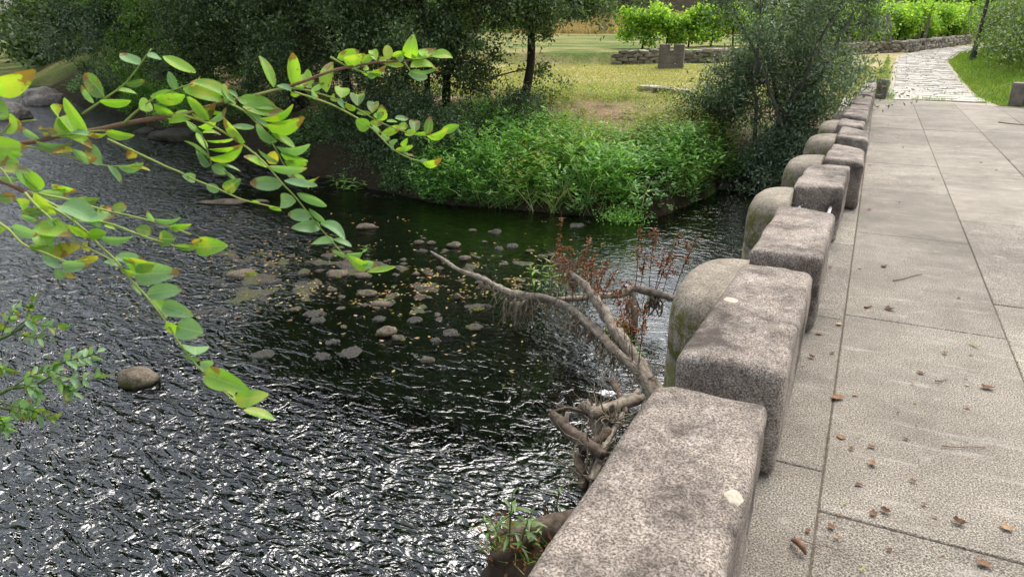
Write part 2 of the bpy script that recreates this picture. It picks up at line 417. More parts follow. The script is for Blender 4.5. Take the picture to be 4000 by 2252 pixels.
def fg_leaf(name, c, back, spots):
    m, nt, out = mat_new(name)
    v = coord(nt, 'Object'); oi = N(nt, 'ShaderNodeObjectInfo').outputs['Random']
    hs = N(nt, 'ShaderNodeHueSaturation'); hs.inputs['Color'].default_value = (*c, 1)
    nt.links.new(mathn(nt, 'ADD', mathn(nt, 'MULTIPLY', oi, .45), .75), hs.inputs['Value'])
    nt.links.new(mathn(nt, 'ADD', mathn(nt, 'MULTIPLY', oi, -.03), .515), hs.inputs['Hue'])
    col = hs.outputs[0]
    add = N(nt, 'ShaderNodeVectorMath', operation='ADD'); nt.links.new(wcoord(nt), add.inputs[0])
    col = mixc(nt, .5, col, ramp(nt, noise_n(nt, 55, 4, .6, wcoord(nt)), [(.3, (.7, .75, .6)), (.7, (1.2, 1.15, 1.1))]), 'MULTIPLY')
    sx_ = N(nt, 'ShaderNodeSeparateXYZ'); nt.links.new(v, sx_.inputs[0])
    vein = ramp(nt, mathn(nt, 'ABSOLUTE', sx_.outputs['Y']), [(.012, (1, 1, 1)), (.035, (0, 0, 0))])
    side = ramp(nt, mathn(nt, 'SINE', mathn(nt, 'MULTIPLY', mathn(nt, 'SUBTRACT', sx_.outputs['X'], mathn(nt, 'MULTIPLY', mathn(nt, 'ABSOLUTE', sx_.outputs['Y']), .7)), 55.0)), [(.75, (0, 0, 0)), (1, (.35, .35, .35))])
    col = mixc(nt, mathn(nt, 'MULTIPLY', mathn(nt, 'MAXIMUM', vein, side), .45), col, (.42, .55, .22))
    sp = ramp(nt, noise_n(nt, 38, 3, .55, wcoord(nt)), [(spots, (0, 0, 0)), (spots + .04, (1, 1, 1))])
    tipf = ramp(nt, mathn(nt, 'ADD', mathn(nt, 'ADD', sx_.outputs['X'], mathn(nt, 'MULTIPLY', noise_n(nt, 90, 3, .6, wcoord(nt)), .5)), mathn(nt, 'MULTIPLY', oi, .35)), [(.78, (0, 0, 0)), (.80, (1, 1, 1))])
    tipf = ramp(nt, mathn(nt, 'ADD', mathn(nt, 'ADD', mathn(nt, 'MULTIPLY', sx_.outputs['X'], .5), mathn(nt, 'MULTIPLY', noise_n(nt, 90, 3, .6, wcoord(nt)), .35)), mathn(nt, 'MULTIPLY', oi, .3)), [(.80, (0, 0, 0)), (.84, (1, 1, 1))])
    col = mixc(nt, ramp(nt, noise_n(nt, 30, 3, .55, wcoord(nt)), [(spots - .10, (0, 0, 0)), (spots, (.6, .6, .6))]), col, (.42, .40, .05))
    col = mixc(nt, mathn(nt, 'MULTIPLY', mathn(nt, 'MAXIMUM', sp, tipf), .9), col, (.22, .085, .028))
    d = N(nt, 'ShaderNodeBsdfDiffuse'); t = N(nt, 'ShaderNodeBsdfTranslucent'); g = N(nt, 'ShaderNodeBsdfGlossy')
    g.inputs['Roughness'].default_value = .42
    geo = N(nt, 'ShaderNodeNewGeometry')
    dc = mixc(nt, geo.outputs['Backfacing'], col, mixc(nt, .2, col, back))
    nt.links.new(dc, d.inputs['Color']); nt.links.new(mixc(nt, 1.0, col, (1.3, 1.5, .55), 'MULTIPLY'), t.inputs['Color'])
    a = N(nt, 'ShaderNodeMixShader'); a.inputs[0].default_value = .42
    nt.links.new(d.outputs[0], a.inputs[1]); nt.links.new(t.outputs[0], a.inputs[2])
    b = N(nt, 'ShaderNodeMixShader'); b.inputs[0].default_value = .025
    nt.links.new(a.outputs[0], b.inputs[1]); nt.links.new(g.outputs[0], b.inputs[2])
    nt.links.new(b.outputs[0], out.inputs['Surface']); return m
FG = {'g': fg_leaf('leaflet_green', (.23, .42, .028), (.34, .47, .20), .63),
      'd': fg_leaf('leaflet_dark_green', (.10, .19, .035), (.22, .32, .2), .62),
      'p': fg_leaf('leaflet_pale', (.19, .335, .165), (.25, .39, .21), .70),
      'y': fg_leaf('leaflet_yellow', (.50, .42, .04), (.5, .45, .1), .60),
      'b': fg_leaf('leaflet_brown', (.33, .16, .06), (.3, .18, .08), .55)}
M['stalk'] = plain_mat('green_stalk', [(.3, (.20, .27, .05)), (.7, (.30, .36, .10))], .6, 30, .1)
M['twig'] = plain_mat('brown_twig', [(.3, (.13, .07, .045)), (.7, (.24, .14, .09))], .7, 60, .3)
M['stem_red'] = plain_mat('dry_stem', [(.3, (.09, .035, .022)), (.7, (.17, .075, .045))], .8, 30, .3)
M['stem_green'] = plain_mat('green_stem', [(.3, (.06, .10, .025)), (.7, (.13, .17, .05))], .7, 30, .2)

# ================================================================== SETTING: ground
def axis(segs):
    out = []
    for a, b, s in segs: out.extend(np.arange(a, b, s))
    out.append(segs[-1][1]); return np.array(out)
gx = axis([(-420, -140, 14), (-140, -34, 2.0), (-34, -15, .45), (-15, 6, .16), (6, 12, .4), (12, 60, 3), (60, 420, 18)])
gy = axis([(-300, -30, 15), (-30, -10, 1.5), (-10, 8, .5), (8, 22, .16), (22, 48, .3), (48, 75, 1.0), (75, 160, 3), (160, 700, 25)])
GX, GY = np.meshgrid(gx, gy)
GZ = ground(GX, GY)
GZ = np.where(GY > 110, np.minimum(GZ, slope(110) + .7), GZ)
nx, ny = len(gx), len(gy)
idx = np.arange(nx * ny).reshape(ny, nx)
FQ = np.stack([idx[:-1, :-1], idx[:-1, 1:], idx[1:, 1:], idx[1:, :-1]], -1).reshape(-1, 4)
dd = GY - bank_y(GX)
def lerp(a, b, t): return a + (b - a) * np.clip(t, 0, 1)[..., None]
def colr(*c): return np.broadcast_to(np.array(c, float), GX.shape + (3,))
n1 = fbm(GX * .55, GY * .55, 31, 5); n2 = fbm(GX * 1.7, GY * 1.7, 41, 4); n3 = fbm(GX * .2, GY * .2, 51, 3)
meadow = lerp(colr(.25, .26, .09), colr(.44, .37, .19), (n1 * .6 + n2 * .5 - .40) * 4)
dryp = lerp(colr(.11, .12, .04), colr(.31, .215, .135), (n1 - .40) * 5)
cover = lerp(colr(.040, .030, .020), colr(.075, .07, .03), dd / 1.6)
cover = lerp(cover, dryp, (dd - 2.0) / 1.2)
cover = lerp(cover, meadow, (dd - 6.5) / 2.5)
bed = lerp(colr(.030, .034, .018), colr(.085, .070, .042), (n2 - .42) * 6)
weedbed = lerp(colr(.03, .075, .018), colr(.08, .16, .03), (n1 - .4) * 5)
bed = lerp(bed, weedbed, (fbm(GX * .35 + 4, GY * .8, 77, 3) - .44) * 6)
cover = np.where((dd < 0)[..., None], bed, cover)
vz = np.clip((GY - wall_y(GX)) / .4, 0, 1) * (GY > 22)
cover = lerp(cover, lerp(colr(.11, .16, .04), colr(.26, .24, .09), (n1 - .4) * 5), vz)
cover = lerp(cover, lerp(colr(.34, .25, .13), colr(.44, .33, .19), (n1 - .4) * 4), np.where(GX > -32, (GY - 60 - 0.4 * np.clip(GX, -10, 20)) / 6, 0))
vg = np.clip((GX - path_r(GY) + .1) / .5, 0, 1) * np.clip((GY - 19.5) / 1, 0, 1) * (GY < 60)
cover = lerp(cover, lerp(colr(.10, .17, .03), colr(.20, .24, .06), (n2 - .4) * 4), vg)
me = mesh_np('ground', np.stack([GX, GY, GZ], -1).reshape(-1, 3), FQ, None, True)
ca = me.color_attributes.new('cover', 'FLOAT_COLOR', 'POINT')
ca.data.foreach_set('color', np.concatenate([cover.reshape(-1, 3), np.ones((nx * ny, 1))], 1).astype(np.float32).ravel())
m, nt, out = mat_new('ground_cover')
at = N(nt, 'ShaderNodeAttribute', attribute_name='cover')
v = wcoord(nt)
f1 = noise_n(nt, 9, 6, .7, v); f2 = noise_n(nt, 45, 4, .7, v)
c = mixc(nt, .9, at.outputs['Color'], ramp(nt, f1, [(.25, (.45, .45, .45)), (.75, (1.5, 1.5, 1.5))]), 'MULTIPLY')
c = mixc(nt, .8, c, ramp(nt, f2, [(.25, (.5, .5, .5)), (.75, (1.4, 1.4, 1.4))]), 'MULTIPLY')
principled(nt, out, c, .95, bump(nt, mathn(nt, 'ADD', f1, f2), .8, .05), .1)
me.materials.append(m)
tag(obj('ground', me), 'river bed, banks and meadow ground', None, None, 'structure')

# ================================================================== SETTING: river surface
wx = axis([(-150, -60, 5), (-60, -24, .5), (-24, -10, .12), (-10, 2.0, .045), (2.0, 40, 2.0)])
wy = axis([(-8.5, -1, .5), (-1, 13.2, .05), (13.2, 20, .15), (20, 34, .4), (34, 90, 4)])
WX, WY = np.meshgrid(wx, wy)
fl = np.array([.86, -.51]); pe = np.array([.51, .86])
ua = WX * fl[0] + WY * fl[1]; ub = WX * pe[0] + WY * pe[1]
warp = fbm(ua * .35, ub * .35, 5, 3) * 2.2
ua2 = ua + warp; ub2 = ub + .8 * warp
calm = np.exp(-(((WX + 1.8) / 1.9) ** 2 + ((WY - 8.5) / 3.2) ** 2)) + np.exp(-(((WX + 2.4) / 1.5) ** 2 + ((WY - 5.0) / 1.4) ** 2)) + .9 * np.exp(-(((WX + 7.5) / 4.5) ** 2 + ((WY - 9.3) / 1.1) ** 2)) + .7 * np.exp(-(((WX + 4.6) / 1.2) ** 2 + ((WY - 4.9) / .9) ** 2))
calm = calm + .85 * np.exp(-(((WX + 5.2) / 2.6) ** 2 + ((WY - 7.2) / 1.7) ** 2)) + .6 * np.exp(-(((WX + 3.6) / 1.5) ** 2 + ((WY - 5.6) / 1.1) ** 2)) + .45 * np.clip((WY - 8.0) / 3, 0, 1)
chop = np.clip(1.0 - calm, .13, 1)
chop = chop * np.clip(.45 + 1.1 * (fbm(ua * .22, ub * .5, 15, 3) - .2), .3, 1.15)
big = fbm(ua2 * 2.2, ub2 * 3.4, 61, 3) - .5
mid = fbm(ua2 * 6, ub2 * 9, 71, 3) - .5
ridge = 1 - np.abs(2 * vnoise(ua2 * 3.1, ub2 * 5.2, 88) - 1)
WZ = WATER + chop * (.045 * big + .026 * mid + .014 * ridge)
wnx, wny = len(wx), len(wy)
wi = np.arange(wnx * wny).reshape(wny, wnx)
FW = np.stack([wi[:-1, :-1], wi[:-1, 1:], wi[1:, 1:], wi[1:, :-1]], -1)
keep = ((WY - bank_y(WX))[:-1, :-1] < 1.2).reshape(-1)
FW = FW.reshape(-1, 4)[keep]
me = mesh_np('river', np.stack([WX, WY, WZ], -1).reshape(-1, 3), FW, None, True)
at_ = me.attributes.new('chop', 'FLOAT', 'POINT'); at_.data.foreach_set('value', chop.astype(np.float32).ravel())
m, nt, out = mat_new('river_water')
a = N(nt, 'ShaderNodeAttribute', attribute_name='chop')
mp = N(nt, 'ShaderNodeMapping'); mp.inputs['Rotation'].default_value = (0, 0, R_(30)); mp.inputs['Scale'].default_value = (1.0, 1.7, 1)
nt.links.new(wcoord(nt), mp.inputs['Vector'])
h1 = noise_n(nt, 4.2, 2, .5, mp.outputs[0], 1.6); h2 = noise_n(nt, 13, 1.5, .5, mp.outputs[0], 1.0)
hh = mathn(nt, 'ADD', h1, mathn(nt, 'MULTIPLY', h2, .26))
hh = mathn(nt, 'MULTIPLY', hh, mathn(nt, 'ADD', mathn(nt, 'MULTIPLY', a.outputs['Fac'], 1.0), .04))
nb = bump(nt, hh, 1.0, .115)
fr = N(nt, 'ShaderNodeFresnel'); fr.inputs['IOR'].default_value = 2.3; nt.links.new(nb, fr.inputs['Normal'])
gl = N(nt, 'ShaderNodeBsdfGlossy'); gl.inputs['Roughness'].default_value = .075; nt.links.new(nb, gl.inputs['Normal'])
tr = N(nt, 'ShaderNodeBsdfTransparent'); tr.inputs['Color'].default_value = (.40, .54, .42, 1)
ms = N(nt, 'ShaderNodeMixShader'); nt.links.new(fr.outputs[0], ms.inputs[0]); nt.links.new(tr.outputs[0], ms.inputs[1]); nt.links.new(gl.outputs[0], ms.inputs[2])
nt.links.new(ms.outputs[0], out.inputs['Surface'])
me.materials.append(m)
tag(obj('river', me), 'dark rippling river water', None, None, 'structure')

# ================================================================== BRIDGE
M['path_bed'] = plain_mat('path_bed', [(.3, (.28, .25, .19)), (.7, (.42, .38, .31))], .95, 14, .6)
bridge = thing('stone_bridge', (0, 0, 0), 'granite bridge of deck slabs with a parapet of separate rounded stone blocks', 'bridge')
rows = [(-.62, .05, 2.62, 1.7), (.05, .87, 2.36, 2.05), (.87, 1.72, 2.7, 2.3), (1.72, 2.5, 1.6, 2.1), (2.5, 3.2, 2.9, 1.9)]
for ri, (x0, x1, y0, st) in enumerate(rows):
    y = y0 - st * math.ceil((y0 + 5) / st)
    endy = 20.15 - .32 * (x0 + x1) / 2 if ri else 20.1
    k = 0
    while y < endy - .05:
        L = st * random.uniform(.85, 1.15) if y > 6 else st
        y1 = min(y + L, endy) if endy - (y + L) > .5 else endy
        j = random.uniform(-.002, .002); g = .0035
        yy = (20.15 - .32 * x0, 20.15 - .32 * x1) if y1 == endy and ri else (y1, y1)
        bevel_block('deck_slab', [(x0 + g, y + g), (x1 - g, y + g), (x1 - g, yy[1] - g), (x0 + g, yy[0] - g)], -.25, j, .004, M['granite_deck'], bridge, rough=.0, seg=1, cuts=0, seed=k + ri * 40)
        y = y1; k += 1
shape('joint_mortar', box(-.61, 3.19, -4.9, 18.9, -.2, -.0055), M['joint'], bridge, smooth=False)
BL = [[(-.55, .55), (-.12, .75), (-.53, 2.2), (-.15, 2.23)], [(-.52, 2.46), (-.12, 2.47), (-.48, 3.74), (-.13, 3.73)],
      [(-.49, 3.96), (-.10, 4.01), (-.47, 5.18), (-.10, 5.14)], [(-.45, 5.92), (-.09, 6.03), (-.43, 7.03), (-.08, 7.07)],
      [(-.33, 7.44), (.03, 7.26), (-.30, 8.49), (.02, 8.15)], [(-.30, 9.10), (.04, 8.87), (-.29, 10.12), (.04, 9.72)],
      [(-.36, 10.36), (-.03, 10.12), (-.34, 10.98), (-.02, 10.80)], [(-.34, 11.42), (-.01, 11.18), (-.33, 12.36), (-.01, 12.26)],
      [(-.31, 12.45), (-.01, 12.35), (-.29, 13.2), (-.01, 13.13)], [(-.28, 13.5), (-.01, 13.22), (-.28, 15.0), (.02, 15.02)],
      [(-.25, 15.45), (.02, 15.15), (-.24, 17.3), (.04, 17.36)], [(-.22, 17.62), (.05, 17.5), (-.19, 19.89), (.06, 19.79)]]
for i, (nl, nr, fl_, fr_) in enumerate(BL):
    bevel_block('parapet_block', [nl, nr, fr_, fl_], .004, .45, random.uniform(.035, .055), M['granite'], bridge, rough=.013, seg=4, cuts=8, seed=i * 5.3)
from mathutils.bvhtree import BVHTree
BVH = []
for o_ in bridge.children:
    if o_.name.startswith('parapet_block') and len(BVH) < 3: BVH.append(BVHTree.FromPolygons([v_.co for v_ in o_.data.vertices], [tuple(p_.vertices) for p_ in o_.data.polygons]))
# pale lichen discs on the near blocks
def disc(cx_, cy_, cz, rx, ry, seed, h=.006):
    V = [(cx_, cy_, cz + h)]; n = 22
    for s, hz in ((.75, h * .9), (1, -.004)):
        for j in range(n):
            a_ = 2 * math.pi * j / n; k = 1 + .16 * mnoise.noise(Vector((math.cos(a_) * 1.6 + seed, math.sin(a_) * 1.6, 0)))
            V.append((cx_ + math.cos(a_) * rx * s * k, cy_ + math.sin(a_) * ry * s * k, cz + hz))
    Fc = [(0, 1 + j, 1 + (j + 1) % n) for j in range(n)] + [(1 + j, 1 + n + j, 1 + n + (j + 1) % n, 1 + (j + 1) % n) for j in range(n)]
    return V, Fc
for x, y, rx, ry in ((2854, 1174, .036, .042), (2868, 1932, .024, .030), (2588, 1630, .010, .010), (2975, 1255, .022, .025), (2905, 1045, .012, .012), (3070, 1150, .010, .015)):
    p = at_z(x, y, .452)
    big_ = rx > .02 and x != 2975
    V, Fc = disc(p[0], p[1], 0, rx, ry, x, .0)
    V2 = []
    for k, q in enumerate(V):
        h_ = max((t.ray_cast(Vector((q[0], q[1], 2)), Vector((0, 0, -1)))[0] or Vector((0, 0, .44))).z for t in BVH)
        V2.append((q[0], q[1], h_ + (.0016 if k <= 22 else -.001)))
    shape('lichen_patch', (V2, Fc), M['lichen'] if big_ else M['granite_deck'], bridge)
# piers with rounded cutwaters
def nose(Y0, hw, xb, xn, z, s, n=16, cant=0.0):
    pts = []
    for j in range(n + 1):
        a_ = math.pi / 2 + math.pi * j / n
        ca_, sa_ = math.cos(a_), math.sin(a_)
        ex = .72
        X = xb + (xb - xn) * -abs(ca_) ** ex * s
        pts.append((X, Y0 + math.copysign(abs(sa_) ** .8, sa_) * hw * s, z))
    return pts
def loft(rings, cap=True):
    V = [p for r in rings for p in r]; n = len(rings[0]); Fc = []
    for i in range(len(rings) - 1):
        for j in range(n): Fc.append((i * n + j, (i + 1) * n + j, (i + 1) * n + (j + 1) % n, i * n + (j + 1) % n))
    if cap: Fc.append(tuple((len(rings) - 1) * n + j for j in range(n))[::-1]); Fc.append(tuple(range(n)))
    return V, Fc
PIERS = [(3.60, .46, -.47, -.78), (5.75, .46, -.44, -.74), (7.55, .46, -.34, -.68), (9.30, .46, -.31, -.64), (10.85, .45, -.33, -.60), (12.3, .4, -.4, -.68), (1.2, .42, -.66, -.75)]
for i, (Y0, hw, xb, xn) in enumerate(PIERS[:5]):
    body = loft([[(x_ + (3.4 if False else 0), y_, z_) for x_, y_, z_ in nose(Y0, hw * k, xb, xn, z, k)] for z, k in ((-1.75, 1.06), (-.8, 1.03), (.03, 1.0), (.05, .975))])
    b = shape('pier', body, M['granite_pier'], bridge)
    cap = loft([nose(Y0, hw, xb, xn, z, k) for z, k in ((.055, .965), (.075, 1.0), (.2, 1.0), (.27, .985), (.325, .95), (.37, .88), (.398, .77), (.412, .6), (.418, .35), (.42, .1))])
    shape('pier_cap', cap, M['granite_pier'], b)
for i, (Y0, hw, xb, xn) in enumerate(PIERS):
    shape('pier_wall', box(xb - .0 + .004, 3.15, Y0 - .36, Y0 + .36, -1.8, -.255), M['granite_pier'], bridge, smooth=False)
shape('abutment', box(-.55, 3.2, 15.6, 20.0, -1.8, -.256), M['granite_pier'], bridge, smooth=False)
shape('abutment', box(-.55, 3.2, -8.5, -5.2, -1.8, -.256), M['granite_pier'], bridge, smooth=False)
for xr in (-.385, -.165):
    shape('rail_rod', tube(np.array([(xr, 5.10, .285), (xr + .005, 6.02, .285)]), .0125, 10), M['rod'], bridge)
# grey-green lichen crust by the rods
Pb = np.array([-.41, 5.955, .26]) + RNG.normal(size=(260, 3)) * np.array([.05, .018, .045])
D, S = rand_dirs(260, RNG)
me = mesh_np('lichen_crust', *leaf_quads(Pb, D, S, .016, .014), M['crust']); tag(obj('lichen_crust', me, bridge), kind='stuff')
# moss patches on cutwaters
for (px, py, Y0) in ((2880, 870, 0),):
    pass
# end stones of the parapet
st = thing('end_stone', (.2, 20.15, 0), 'dark upright granite end stone closing the left parapet', 'stone')
o_ = bevel_block('stone_body', [(.06, 20.13), (.31, 20.03), (.33, 20.3), (.08, 20.4)], .0, .46, .02, M['granite_end'], st, rough=.006, cuts=3, seed=3, origin=(.2, 20.15, 0)); o_.rotation_euler = (0, R_(2), 0)
st = thing('end_stone', (2.95, 19.4, 0), 'grey square granite block at the right edge of the deck', 'stone')
bevel_block('stone_body', [(2.74, 19.42), (3.0, 19.3), (3.08, 19.62), (2.82, 19.74)], .0, .5, .025, M['granite_end'], st, rough=.008, cuts=3, seed=13, origin=(2.95, 19.4, 0))
bevel_block('stone_body', [(3.01, 19.29), (3.4, 19.15), (3.48, 19.5), (3.09, 19.62)], .0, .52, .025, M['granite_end'], st, rough=.008, cuts=3, seed=23, origin=(2.95, 19.4, 0))

# ================================================================== PATH
yy = np.arange(19.6, 62, .6)
V = []; Fc = []
for i, y in enumerate(yy):
    a_, b_ = path_l(y) - .12, path_r(y) + .12
    for k in range(5): V.append((a_ + (b_ - a_) * k / 4, y, float(slope(y)) - .028))
for i in range(len(yy) - 1):
    for k in range(4): Fc.append((i * 5 + k, i * 5 + k + 1, (i + 1) * 5 + k + 1, (i + 1) * 5 + k))
path = shape('stone_path', (V, Fc), M['path_bed']); tag(path, 'pale paved stone path curving away beyond the bridge', None, None, 'structure')
def paver(x0, x1, y0, y1, z, rnd):
    g = .006; c = [(x0 + g, y0 + g), (x1 - g, y0 + g), (x1 - g, y1 - g), (x0 + g, y1 - g)]
    c = [(x + rnd.uniform(-.02, .02), y + rnd.uniform(-.012, .012)) for x, y in c]
    mx = sum(p[0] for p in c) / 4; my = sum(p[1] for p in c) / 4
    top = [(mx + (x - mx) * .93, my + (y - my) * .95, z + rnd.uniform(-.006, .006)) for x, y in c]
    V = [(x, y, z - .035) for x, y in c] + [(x, y, z - .010) for x, y in c] + top
    return V, [(0, 1, 5, 4), (1, 2, 6, 5), (2, 3, 7, 6), (3, 0, 4, 7), (4, 5, 9, 8), (5, 6, 10, 9), (6, 7, 11, 10), (7, 4, 8, 11), (8, 9, 10, 11)]
prn = random.Random(5); y = 20.25; cnt = 0; rest = []
while y < 60:
    h = prn.uniform(.26, .46) * (1.25 if y > 34 else 1)
    a_, b_ = float(path_l(y)), float(path_r(y)); nn = prn.choice([4, 5, 5, 6])
    cuts = sorted([prn.uniform(.85, 1.15) * k / nn for k in range(1, nn)]); cuts = [0] + cuts + [1]
    for k in range(nn):
        sk = prn.uniform(-.07, .07)
        ys = y + sk + (.0 if y > 21 else .1)
        pv = paver(a_ + (b_ - a_) * cuts[k], a_ + (b_ - a_) * cuts[k + 1], ys, ys + h, float(slope(y + h / 2)) + prn.uniform(-.008, .012), prn)
        if cnt < 298: shape('paving_stone', pv, M['paving'], path, smooth=False); cnt += 1
        else: rest.append(pv)
    y += h
o_ = shape('far_paving', join(rest), M['paving'], path, smooth=False); o_['kind'] = 'stuff'
# grass tufts in the joints of the path end and along the deck end
def grass_blades(C, rng, hmin, hmax, w=.006, lean=.5):
    n = len(C); H = rng.uniform(hmin, hmax, n)
    D = np.stack([rng.normal(size=n) * lean, rng.normal(size=n) * lean, np.ones(n)], 1); D = unit(D)
    S = unit(np.cross(D, rng.normal(size=(n, 3))))
    W = w * rng.uniform(.6, 1.4, n)
    B = np.stack([rng.normal(size=n), rng.normal(size=n), np.full(n, -.4)], 1) * .25
    V = np.empty((n, 5, 3))
    V[:, 0] = C - S * W[:, None]; V[:, 1] = C + S * W[:, None]
    mid_ = C + D * H[:, None] * .55
    V[:, 2] = mid_ + S * W[:, None] * .8; V[:, 3] = mid_ - S * W[:, None] * .8
    V[:, 4] = C + (D + B) * H[:, None]
    k = np.arange(n)[:, None] * 5
    F3 = np.concatenate([k + np.array([[0, 1, 2]]), k + np.array([[0, 2, 3]]), k + np.array([[3, 2, 4]])])
    return V.reshape(-1, 3), F3
def on_ground(X, Y, lift=0): return np.stack([X, Y, ground(X, Y) + lift], 1)
r = np.random.default_rng(3)
pts = []
for cx_, cy_, sx, sy, n in ((.22, 20.5, .12, .25, 160), (1.1, 20.45, .2, .06, 90), (1.5, 20.35, .15, .05, 60), (.45, 21.2, .06, .5, 120), (2.45, 21, .1, .8, 240), (-.02, 18.2, .05, .3, 40), (1.9, 22.4, .25, .03, 50), (1.0, 22.9, .2, .03, 40), (1.4, 25.0, .3, .03, 50), (1.1, 30, .3, .04, 50)):
    X = r.normal(cx_, sx, n); Y = r.normal(cy_, sy, n)
    z = np.where(Y < 20.1, 0.0, slope(Y) - .02)
    pts.append(np.stack([X, Y, z], 1))
me = mesh_np('path_grass', *grass_blades(np.concatenate(pts), r, .05, .16, .004), LM['verge'])
tag(obj('path_grass', me), 'grass tufts growing in the path joints at the deck end', 'grass', None, 'stuff')

# ================================================================== DRY STONE WALL
def boxy(name, seed):
    bm = bmesh.new(); bmesh.ops.create_icosphere(bm, subdivisions=2, radius=.5)
    for v_ in bm.verts:
        p = v_.co; q = Vector([math.copysign(abs(t * 2) ** .55, t) * .5 for t in p])
        v_.co = q * (1 + .2 * mnoise.noise(p * 3 + Vector((seed * 7.7, 0, 0))))
    me = bpy.data.meshes.new(name); bm.to_mesh(me); bm.free()
    me.materials.append(M['rubble']); return me
BOX = [boxy('wall_stone', i) for i in range(6)]
def arc(poly, step):
    P = np.array(poly, float); seg = np.linalg.norm(np.diff(P, axis=0), axis=1); s = np.concatenate([[0], np.cumsum(seg)])
    t = np.arange(0, s[-1], step); return np.stack([np.interp(t, s, P[:, 0]), np.interp(t, s, P[:, 1])], 1)
wl_pts = [p for p in WALL if -9 < p[0] < 6]
wl_pts = np.array([(-10.2, 30.9)] + [tuple(p) for p in wl_pts])
wroot = thing('dry_stone_wall', (wl_pts[0][0], wl_pts[0][1], gz(*wl_pts[0])), 'low dry stone retaining wall of rough rubble below the vines', 'wall')
W0 = np.array(wroot.location)
wr = random.Random(9); ws = arc(wl_pts, .47); cnt = 0
for row in range(4):
    for i in range(len(ws) - 1):
        if cnt >= 298: break
        p = ws[i] + (ws[i + 1] - ws[i]) * (wr.random() * .3 + (.5 if row % 2 else 0))
        t = ws[i + 1] - ws[i]; ang = math.atan2(t[1], t[0])
        zb = float(slope(p[1]))
        o_ = obj('wall_stone', wr.choice(BOX), wroot, Vector((p[0], p[1] - .02 * row, zb + .075 + row * .145 + wr.uniform(-.02, .02))) - Vector(W0))
        o_.rotation_euler = (wr.uniform(-.15, .15), wr.uniform(-.15, .15), ang + wr.uniform(-.2, .2))
        o_.scale = (wr.uniform(.38, .6), wr.uniform(.28, .4), wr.uniform(.13, .20)); cnt += 1

# ================================================================== STONE MARKER, STEP
mk = at_g(2620, 266); mk[2] = gz(mk[0], mk[1]) - .03
mroot = thing('stone_marker', mk, 'square weathered granite fountain block with two upper stones on the meadow', 'stone monument', rz=R_(12))
for x0, x1, z0, z1 in ((-.50, .50, 0, .20), (-.485, .485, .204, .52), (-.48, -.075, .524, .93), (.075, .48, .524, .93), (-.074, .074, .524, .70)):
    bevel_block('stone_course', [(x0, -.3), (x1, -.3), (x1, .3), (x0, .3)], z0, z1, .012, M['granite_end'], mroot, rough=.006, seg=2, cuts=3, seed=x0 * 9 + z0)
sp = thing('stone_step', (-4.9, 19.4, gz(-4.9, 19.4)), 'low flat stone edging half buried in the riverside slope', 'stone step')
for k in range(3):
    a0 = np.array([-5.75, 19.95]) + np.array([.52, -.29]) * k * 1.02; b0 = a0 + np.array([.5, -.28]); nn_ = np.array([.12, .22])
    zz = gz(*a0) - .12
    bevel_block('edging_stone', [tuple(a0 - nn_), tuple(b0 - nn_), tuple(b0 + nn_), tuple(a0 + nn_)], zz, zz + .28, .03, M['rubble'], sp, rough=.012, seg=2, cuts=2, seed=k * 3, origin=(-4.9, 19.4, gz(-4.9, 19.4)))

# ================================================================== TREES
def grow(rng, base, height, spread, lean=(0, 0), stems=1, limbs=12, low=.25, subs=5, droop=.0, trunk_r=.09, stem_gap=.25, upbias=.5, lowpow=1.0):
    """returns trunk tubes, limb tubes, clump centres"""
    base = np.asarray(base, float); trunks = []; tubes = []; ends = []
    for s in range(stems):
        b = base + np.array([rng.normal() * stem_gap, rng.normal() * stem_gap, -.12]) * (stems > 1)
        ln = np.array([lean[0] + rng.normal() * .12 * (stems > 1) * 2, lean[1] + rng.normal() * .12 * (stems > 1) * 2])
        h = height * (rng.uniform(.75, 1) if stems > 1 else 1)
        n = 7; P = []
        wob = rng.normal(size=(n, 2)) * .05 * h / 5
        for i in range(n):
            t = i / (n - 1); P.append(b + np.array([ln[0] * t * h + wob[i, 0] * (i > 0), ln[1] * t * h + wob[i, 1] * (i > 0), h * t]))
        P = smooth_path(P, 3); tr = trunk_r * (1 if stems == 1 else rng.uniform(.5, 1))
        trunks.append(tube(P, [tr * 1.35, tr, tr * .8, tr * .5, tr * .15], 8, .25, s))
        for k in range(limbs):
            t = low + (1 - low) * ((k + rng.random()) / limbs) ** lowpow
            st_ = P[int(t * (len(P) - 1))]
            ang = rng.uniform(0, 2 * math.pi); ln_ = spread * (1.15 - .75 * t) * rng.uniform(.65, 1.15)
            up = rng.uniform(-.1, .6) * upbias * 2
            d0 = np.array([math.cos(ang), math.sin(ang), up])
            Q = [st_]
            for q in range(1, 5):
                f = q / 4; Q.append(st_ + d0 * ln_ * f + np.array([0, 0, -droop * ln_ * f * f]) + rng.normal(size=3) * .05 * ln_)
            Q = smooth_path(Q, 2)
            tubes.append(tube(Q, [tr * .45, tr * .26, tr * .08], 5))
            ends.extend([Q[-1], Q[-2], Q[-3]])
            for u in range(subs):
                i0 = rng.integers(2, len(Q)); s0 = Q[i0]
                dv = unit(rng.normal(size=3) + np.array([0, 0, .2 - droop]) + d0 * .6) * ln_ * rng.uniform(.25, .55)
                e1 = s0 + dv * .5 + rng.normal(size=3) * .04; e2 = s0 + dv + np.array([0, 0, -droop * .3 * ln_])
                tubes.append(tube(np.array([s0, e1, e2]), [tr * .12, tr * .03], 4)); ends.extend([e1, e2, e2])
    return trunks, tubes, np.array(ends)
